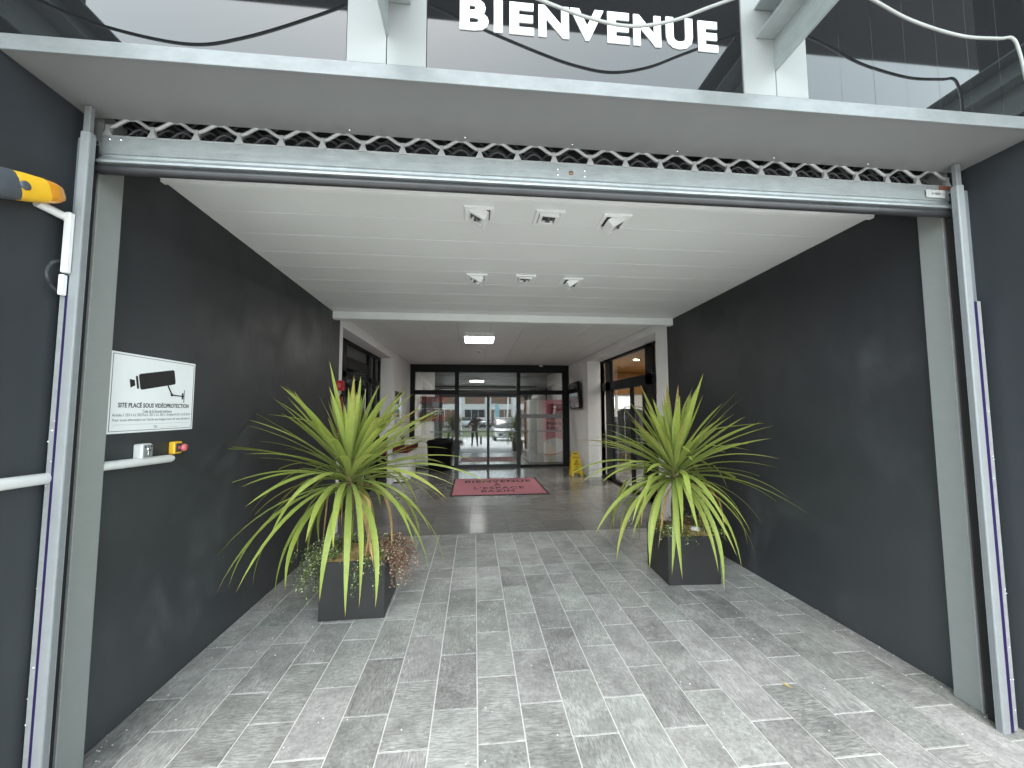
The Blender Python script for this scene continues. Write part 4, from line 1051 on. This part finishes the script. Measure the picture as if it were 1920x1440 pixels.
for k in range(26):
    q = rn.uniform(0, 6.28); h = rn.uniform(.08, .17); p0 = Vector((-1.57, 8.62, .89)); p1 = p0 + Vector((math.cos(q) * .07, math.sin(q) * .07, h))
    s_ = Vector((-math.sin(q), math.cos(q), 0)) * .012; md = (p0 + p1) / 2 + Vector((0, 0, .02))
    sd_.add([p0, md + s_, p1, md - s_], [(0, 1, 2, 3)], lu=[rn.random()] * 4)
sd_.build('seedling', m_vine, fp, lu=True)
nb = thing('notice_frame', 'glazed notice frame on the left lobby wall above the console', 'notice frame', (XL, 8.9, 1.58))
for (a, b, c, d) in ((8.52, 9.36, 1.20, 1.235), (8.52, 9.36, 1.94, 1.975), (8.52, 8.56, 1.235, 1.94), (9.32, 9.36, 1.235, 1.94)): MB().box(XL, XL + .03, a, b, c, d, .003).build('frame', m_chrome, nb)
MB().box(XL + .001, XL + .006, 8.56, 9.32, 1.235, 1.94).build('paper', m_mgrey, nb); MB().box(XL + .016, XL + .020, 8.56, 9.32, 1.235, 1.94).build('pane', m_mirror, nb)
ns_ = thing('dark_stand', 'narrow black and dark red stand in front of the left white pier', 'stand', (-1.9, 8.15, 0))
MB().box(-1.965, -1.80, 8.16, 8.28, .18, .64, .004).build('lower_body', m_bin, ns_); MB().box(-1.965, -1.80, 8.16, 8.28, .64, .92, .004).build('red_band', m_darkred, ns_)
MB().box(-1.965, -1.80, 8.16, 8.28, .92, 1.0, .004).build('top_cap', m_bin, ns_)
q_ = MB(); q_.tube([(-1.95, 8.22, .09), (-1.81, 8.22, .09)], .085, 16); q_.build('wheel', m_tyre, ns_)
fa = thing('fire_alarm', 'red fire alarm box on the white pier behind the left plant', 'fire alarm', (XL, 5.12, 1.86))
MB().box(XL, XL + .075, 5.03, 5.13, 1.80, 1.925, .006).build('box', m_red, fa); MB().box(XL + .018, XL + .058, 5.026, 5.0305, 1.835, 1.89, .001).build('glass_plate', m_pinkred, fa)
fe = thing('fire_extinguisher', 'red fire extinguisher hanging on the white pier behind the left plant', 'fire extinguisher', (-1.66, 5.14, 1.2))
MB().lathe([(.001, 1.26), (.040, 1.265), (.047, 1.28), (.047, 1.60), (.04, 1.66), (.022, 1.70), (.02, 1.73), (.001, 1.73)], 18, Matrix.Translation((XL + .050, 5.06, 0))).build('cylinder', m_cyl, fe)
q_ = MB(); q_.box(XL + .05, XL + .082, 5.03, 5.09, 1.73, 1.765, .003); q_.box(XL + .058, XL + .074, 4.98, 5.07, 1.77, 1.782, .002); q_.build('valve', m_bin, fe)
q_ = MB(); q_.tube([(XL + .07, 5.05, 1.75), (XL + .10, 5.01, 1.72), (XL + .125, 4.99, 1.6), (XL + .128, 5.0, 1.4)], .008, 8); q_.build('hose', m_bin, fe)
tv = thing('wall_monitor', 'black wall monitor on the right lobby wall fed by a white cable duct', 'monitor', (XR, 9.6, 1.9))
mt_ = Matrix.Translation((XR - .085, 9.66, 1.92)) @ Matrix.Rotation(D2R(-2), 4, 'Z') @ Matrix.Rotation(D2R(-5), 4, 'Y')
MB().box(-.035, .035, -.52, .52, -.335, .335, .006, mx=mt_).build('casing', m_bin, tv); MB().box(-.038, -.0355, -.49, .49, -.30, .31, mx=mt_).build('screen', m_tv, tv)
MB().box(XR - .05, XR, 9.55, 9.75, 1.85, 2.0, .003).build('wall_bracket', m_dgrey, tv)
tag(MB().box(XR - .018, XR - .001, 9.40, 9.435, 2.26, CZ - .001, .003).build('cable_duct', m_pvc), 'thin white cable duct from the lobby ceiling down to the wall monitor', 'cable duct')
tag(MB().add([(1.735, 2.135, .004), (1.748, 2.105, .008), (1.758, 2.075, .004), (1.742, 2.10, .003)], [(0, 1, 2, 3)]).build('fallen_leaf', plain('dry_leaf', (.55, .38, .10), .7)), 'small dry yellow leaf lying on the tiles at the lower right', 'leaf')
gr2 = MB(); rn = random.Random(8)
for k in range(240):
    x_, y_ = rn.uniform(XL, XR), rn.uniform(1.55, 3.4); s_ = rn.uniform(.0008, .0024)
    if rn.random() < .35: x_ = rn.choice((XL + abs(rn.gauss(0, .06)), XR - abs(rn.gauss(0, .06))))
    gr2.box(x_ - s_, x_ + s_ * 1.5, y_ - s_, y_ + s_, .0008, .0008 + s_)
gr2.solo('floor_grit', m_sign, 'pale grit and crumbs scattered on the tiles', None, None, 'stuff')

# ------------------------------------------------------------------ what the glass mirrors: car park behind the photographer
def car(name, label, x, y, rz, paint, van=False, z0=0.0):
    t = thing(name, label, 'car', (x, y, z0), 'cars parked in front of the building, seen mirrored')
    mx = Matrix.Translation((x, y, z0)) @ Matrix.Rotation(rz, 4, 'Z')
    h = 1.78 if van else 1.48; wd = .86
    # stations along the length (front = +y): y, half width, z bottom, z belt
    st_ = [(-2.05, .74, .42, .86), (-1.9, .82, .28, .98), (-.9, wd, .22, 1.0), (.7, wd, .22, .98), (1.5, .84, .24, .90), (1.95, .76, .30, .78), (2.08, .66, .42, .66)]
    b = MB(); secs = []
    for yy_, hw, zb, zt in st_:
        secs.append([(-hw * .92, yy_, zb), (-hw, yy_, zb + .14), (-hw, yy_, zt - .12), (-hw * .93, yy_, zt), (hw * .93, yy_, zt), (hw, yy_, zt - .12), (hw, yy_, zb + .14), (hw * .92, yy_, zb)])
    loft(b, secs, mx); b.build('body', paint, t)
    g = MB(); secs = []
    rf_ = [(-1.95, .62, .0), (-1.55, .70, .8), (-1.3, .72, 1), (.0, .70, 1), (.35, .68, .93), (1.15, .74, .0)]
    for yy_, hw, k in rf_:
        zt = .95 + (h - .95) * k + .001
        secs.append([(-hw - .10 * (1 - k * .6), yy_, .93), (-hw, yy_, zt - .02), (-hw * .8, yy_, zt), (hw * .8, yy_, zt), (hw, yy_, zt - .02), (hw + .10 * (1 - k * .6), yy_, .93)])
    loft(g, secs, mx); g.build('greenhouse', m_carglass, t)
    rf = MB(); rf.prism([(-.66, -1.5, h - .03), (-.66, .25, h - .01), (-.62, .1, h + .02), (-.62, -1.4, h + .02)], (1.3, 0, 0), mx=mx); rf.build('roof', paint, t)
    for sx_ in (-1, 1):
        for yy_ in (-1.3, 1.28):
            c = MB(); c.tube([(sx_ * .66, yy_, .31), (sx_ * .87, yy_, .31)], .31, 18, mx=mx); wl = c.build('wheel', m_tyre, t)
            c = MB(); c.tube([(sx_ * .87, yy_, .31), (sx_ * .88, yy_, .31)], .20, 14, mx=mx); c.build('rim', m_chrome, wl)
        MB().box(sx_ * .55 - .15, sx_ * .55 + .15, 1.93, 2.03, .62, .76, .02, mx=mx).build('headlight', m_lampg, t)
        MB().box(sx_ * .93 - .08, sx_ * .93 + .08, .75, .88, .98, 1.10, .02, mx=mx).build('wing_mirror', paint, t)
    MB().box(-.5, .5, 1.98, 2.10, .40, .56, .01, mx=mx).build('grille', m_tyre, t)
    MB().box(-.26, .26, 2.07, 2.115, .42, .53, .003, mx=mx).build('number_plate', m_sign, t)
    return t
car('parked_car', 'white car parked nose to the building, nearest in the reflection', 2.35, -10.0, 0, m_carw, True)
car('parked_car', 'white car far across the car park, left in the reflection', -2.2, -36, D2R(70), m_carw, z0=.95)
car('parked_car', 'grey car far across the car park, beside the white one', 1.2, -37, D2R(-15), m_carg, z0=.95)
car('parked_car', 'dark grey car far across the car park, right in the reflection', 5.5, -37, D2R(10), m_carg, z0=.95)
car('parked_car', 'pale car at the far left end of the car park row', -7.5, -37, D2R(-8), m_carw, z0=.95)
ob = thing('opposite_building', 'brown clad building with white frames across the car park, seen mirrored', 'building', (0, -45, .95))
MB().box(-40, 40, -52, -46, .9, 7.5).build('wall', m_white, ob)
for k in range(-7, 8):
    x_ = k * 4.6
    MB().box(x_ - 1.7, x_ + 1.7, -46.0, -45.9, 1.0, 4.0).build('cladding', m_brick if k % 2 else m_carglass, ob)
    MB().box(x_ + 1.95, x_ + 2.45, -46.0, -45.6, .9, 7.0).build('column', m_white, ob)
    MB().box(x_ - 1.7, x_ + 1.7, -46.0, -45.92, 5.0, 7.2).build('upper_cladding', m_brick, ob)
    for d in (-.6, .55): MB().box(x_ + d, x_ + d + .06, -45.9, -45.86, 1.0, 4.0).build('frame', m_letter, ob)
fl = thing('feather_flag', 'pale blue feather flag on a pole in the car park, seen mirrored', 'flag', (2.4, -26, .72))
MB().tube([(2.4, -26, .7), (2.4, -26, 3.6), (2.5, -26, 4.0)], .02, 6).build('pole', m_chrome, fl)
MB().prism([(2.42, -26, 1.5), (3.0, -26, 1.7), (3.05, -26, 3.2), (2.9, -26, 3.8), (2.5, -26, 3.95)], (0, .01, 0)).build('cloth', plain('flag_blue', (.30, .52, .62), .6), fl)
bo_ = thing('bollard', 'short dark bollard on the pavement behind the photographer, seen mirrored', 'bollard', (.4, -3.2, 0))
MB().tube([(.4, -3.2, -.01), (.4, -3.2, .42)], .06, 12).build('post', m_dgrey, bo_); MB().lathe([(.066, .42), (.066, .45), (.04, .48), (.001, .485)], 12, Matrix.Translation((.4, -3.2, 0))).build('cap', m_dgrey, bo_)
for x_, lab in ((-1.1, 'leaning white pole in the car park, left in the reflection'), (2.75, 'leaning white pole in the car park, right in the reflection')):
    tag(MB().tube([(x_, -12.2, -.02), (x_ + (.25 if x_ > 0 else -.25), -12.2, 5.6)], [.07, .05], 10).build('white_pole', m_letter), lab, 'pole', 'white poles in the car park')

# ------------------------------------------------------------------ the photographer (behind the camera, mirrored in the far door)
def person():
    J = {'pelvis': (0, -.36, .93), 'waist': (0, -.37, 1.08), 'chest': (0, -.38, 1.30), 'neck': (0, -.36, 1.47), 'headb': (0, -.33, 1.53), 'head': (0, -.325, 1.64),
         'hl': (-.09, -.36, .90), 'kl': (-.12, -.33, .50), 'al': (-.14, -.36, .09), 'tl': (-.16, -.20, .045),
         'hr': (.09, -.36, .90), 'kr': (.13, -.33, .50), 'ar': (.16, -.36, .09), 'tr': (.18, -.20, .045),
         'sl': (-.17, -.38, 1.40), 'el': (-.36, -.26, 1.16), 'wl': (-.16, -.12, 1.20), 'gl': (-.09, -.11, 1.23),
         'sr': (.17, -.38, 1.41), 'er': (.40, -.25, 1.46), 'wr': (.16, -.13, 1.53), 'gr': (.09, -.12, 1.54)}
    Rr = {'pelvis': .15, 'waist': .135, 'chest': .155, 'neck': .06, 'headb': .07, 'head': .095, 'hl': .10, 'kl': .065, 'al': .045, 'tl': .04, 'hr': .10, 'kr': .065, 'ar': .045, 'tr': .04,
          'sl': .075, 'el': .052, 'wl': .036, 'gl': .036, 'sr': .075, 'er': .052, 'wr': .036, 'gr': .036}
    E_ = [('pelvis', 'waist'), ('waist', 'chest'), ('chest', 'neck'), ('neck', 'headb'), ('headb', 'head'), ('pelvis', 'hl'), ('hl', 'kl'), ('kl', 'al'), ('al', 'tl'),
          ('pelvis', 'hr'), ('hr', 'kr'), ('kr', 'ar'), ('ar', 'tr'), ('chest', 'sl'), ('sl', 'el'), ('el', 'wl'), ('wl', 'gl'), ('chest', 'sr'), ('sr', 'er'), ('er', 'wr'), ('wr', 'gr')]
    ks = list(J)
    # fingers: short chains rooted in the palm
    for s_, p in (('l', Vector(J['gl'])), ('r', Vector(J['gr']))):
        sgn = 1 if s_ == 'l' else -1
        for k in range(4):
            a = p + Vector((sgn * .035, .012, .026 - .018 * k)); b = a + Vector((sgn * .030, .012, 0)); c = b + Vector((sgn * .014, -.010, -.004))
            for nm, q, r_ in (('a', a, .010), ('b', b, .009), ('c', c, .0075)):
                kk = f'{s_}{k}{nm}'; J[kk] = tuple(q); Rr[kk] = r_; ks.append(kk)
            E_ += [('g' + s_, f'{s_}{k}a'), (f'{s_}{k}a', f'{s_}{k}b'), (f'{s_}{k}b', f'{s_}{k}c')]
        a = p + Vector((sgn * .008, .018, .036)); b = a + Vector((sgn * .022, .012, .020))
        for nm, q, r_ in (('ta', a, .012), ('tb', b, .009)): J[s_ + nm] = tuple(q); Rr[s_ + nm] = r_; ks.append(s_ + nm)
        E_ += [('g' + s_, s_ + 'ta'), (s_ + 'ta', s_ + 'tb')]
    me = bpy.data.meshes.new('person'); me.from_pydata([J[k] for k in ks], [(ks.index(a), ks.index(b)) for a, b in E_], [])
    ob_ = bpy.data.objects.new('person', me); COL.objects.link(ob_)
    md = ob_.modifiers.new('skin', 'SKIN'); md.use_smooth_shade = True
    for i, k in enumerate(ks):
        sv_ = me.skin_vertices[0].data[i]; sv_.radius = (Rr[k], Rr[k]); sv_.use_root = (k == 'pelvis')
    sb_ = ob_.modifiers.new('sub', 'SUBSURF'); sb_.levels = 2; sb_.render_levels = 2
    bpy.context.view_layer.update()
    m2 = bpy.data.meshes.new_from_object(ob_.evaluated_get(bpy.context.evaluated_depsgraph_get()))
    bpy.data.objects.remove(ob_); bpy.data.meshes.remove(me)
    m2.materials.clear()
    for m in (m_jacket, m_trouser, m_skin, m_shoe): m2.materials.append(m)
    gl_, gr_ = Vector(J['gl']), Vector(J['gr'])
    for p in m2.polygons:
        c = p.center; p.use_smooth = True
        if c.z > 1.50 and abs(c.x) < .11 and c.y < -.2: i = 2
        elif (c - gl_).length < .10 or (c - gr_).length < .10: i = 2
        elif c.z < .12: i = 3
        elif c.z < .95: i = 1
        else: i = 0
        p.material_index = i
    t = thing('person', 'person in a dark jacket and trousers raising a phone, mirrored in the far glass door', 'person', (0, -.36, 0))
    o = bpy.data.objects.new('body', m2); COL.objects.link(o); o.parent = t; o.location = (0, .36, 0)
    h = MB(); h.lathe([(.001, .115), (.055, .105), (.092, .06), (.104, .0), (.100, -.05), (.08, -.085)], 16, Matrix.Translation((0, -.345, 1.66)) @ Matrix.Rotation(D2R(20), 4, 'X'))
    h.build('hair', m_hair, t)
    f = MB(); f.prism([(-.012, -.228, 1.625), (.012, -.228, 1.625), (.007, -.205, 1.63), (-.007, -.205, 1.63)], (0, -.005, .035)); f.build('nose', m_skin, t)
    for s_ in (-1, 1):
        e_ = MB(); e_.lathe([(.001, .008), (.009, .004), (.010, 0)], 8, frame_mx((s_ * .034, -.236, 1.662), (-1, 0, 0), (0, 0, 1))); e_.build('eye', m_ink, t)
person()
ph = MB().box(-.075, .078, -.100, -.090, 1.50, 1.575, .004).build('phone', m_bin); tag(ph, 'dark phone held up in both hands by the mirrored person', 'phone')
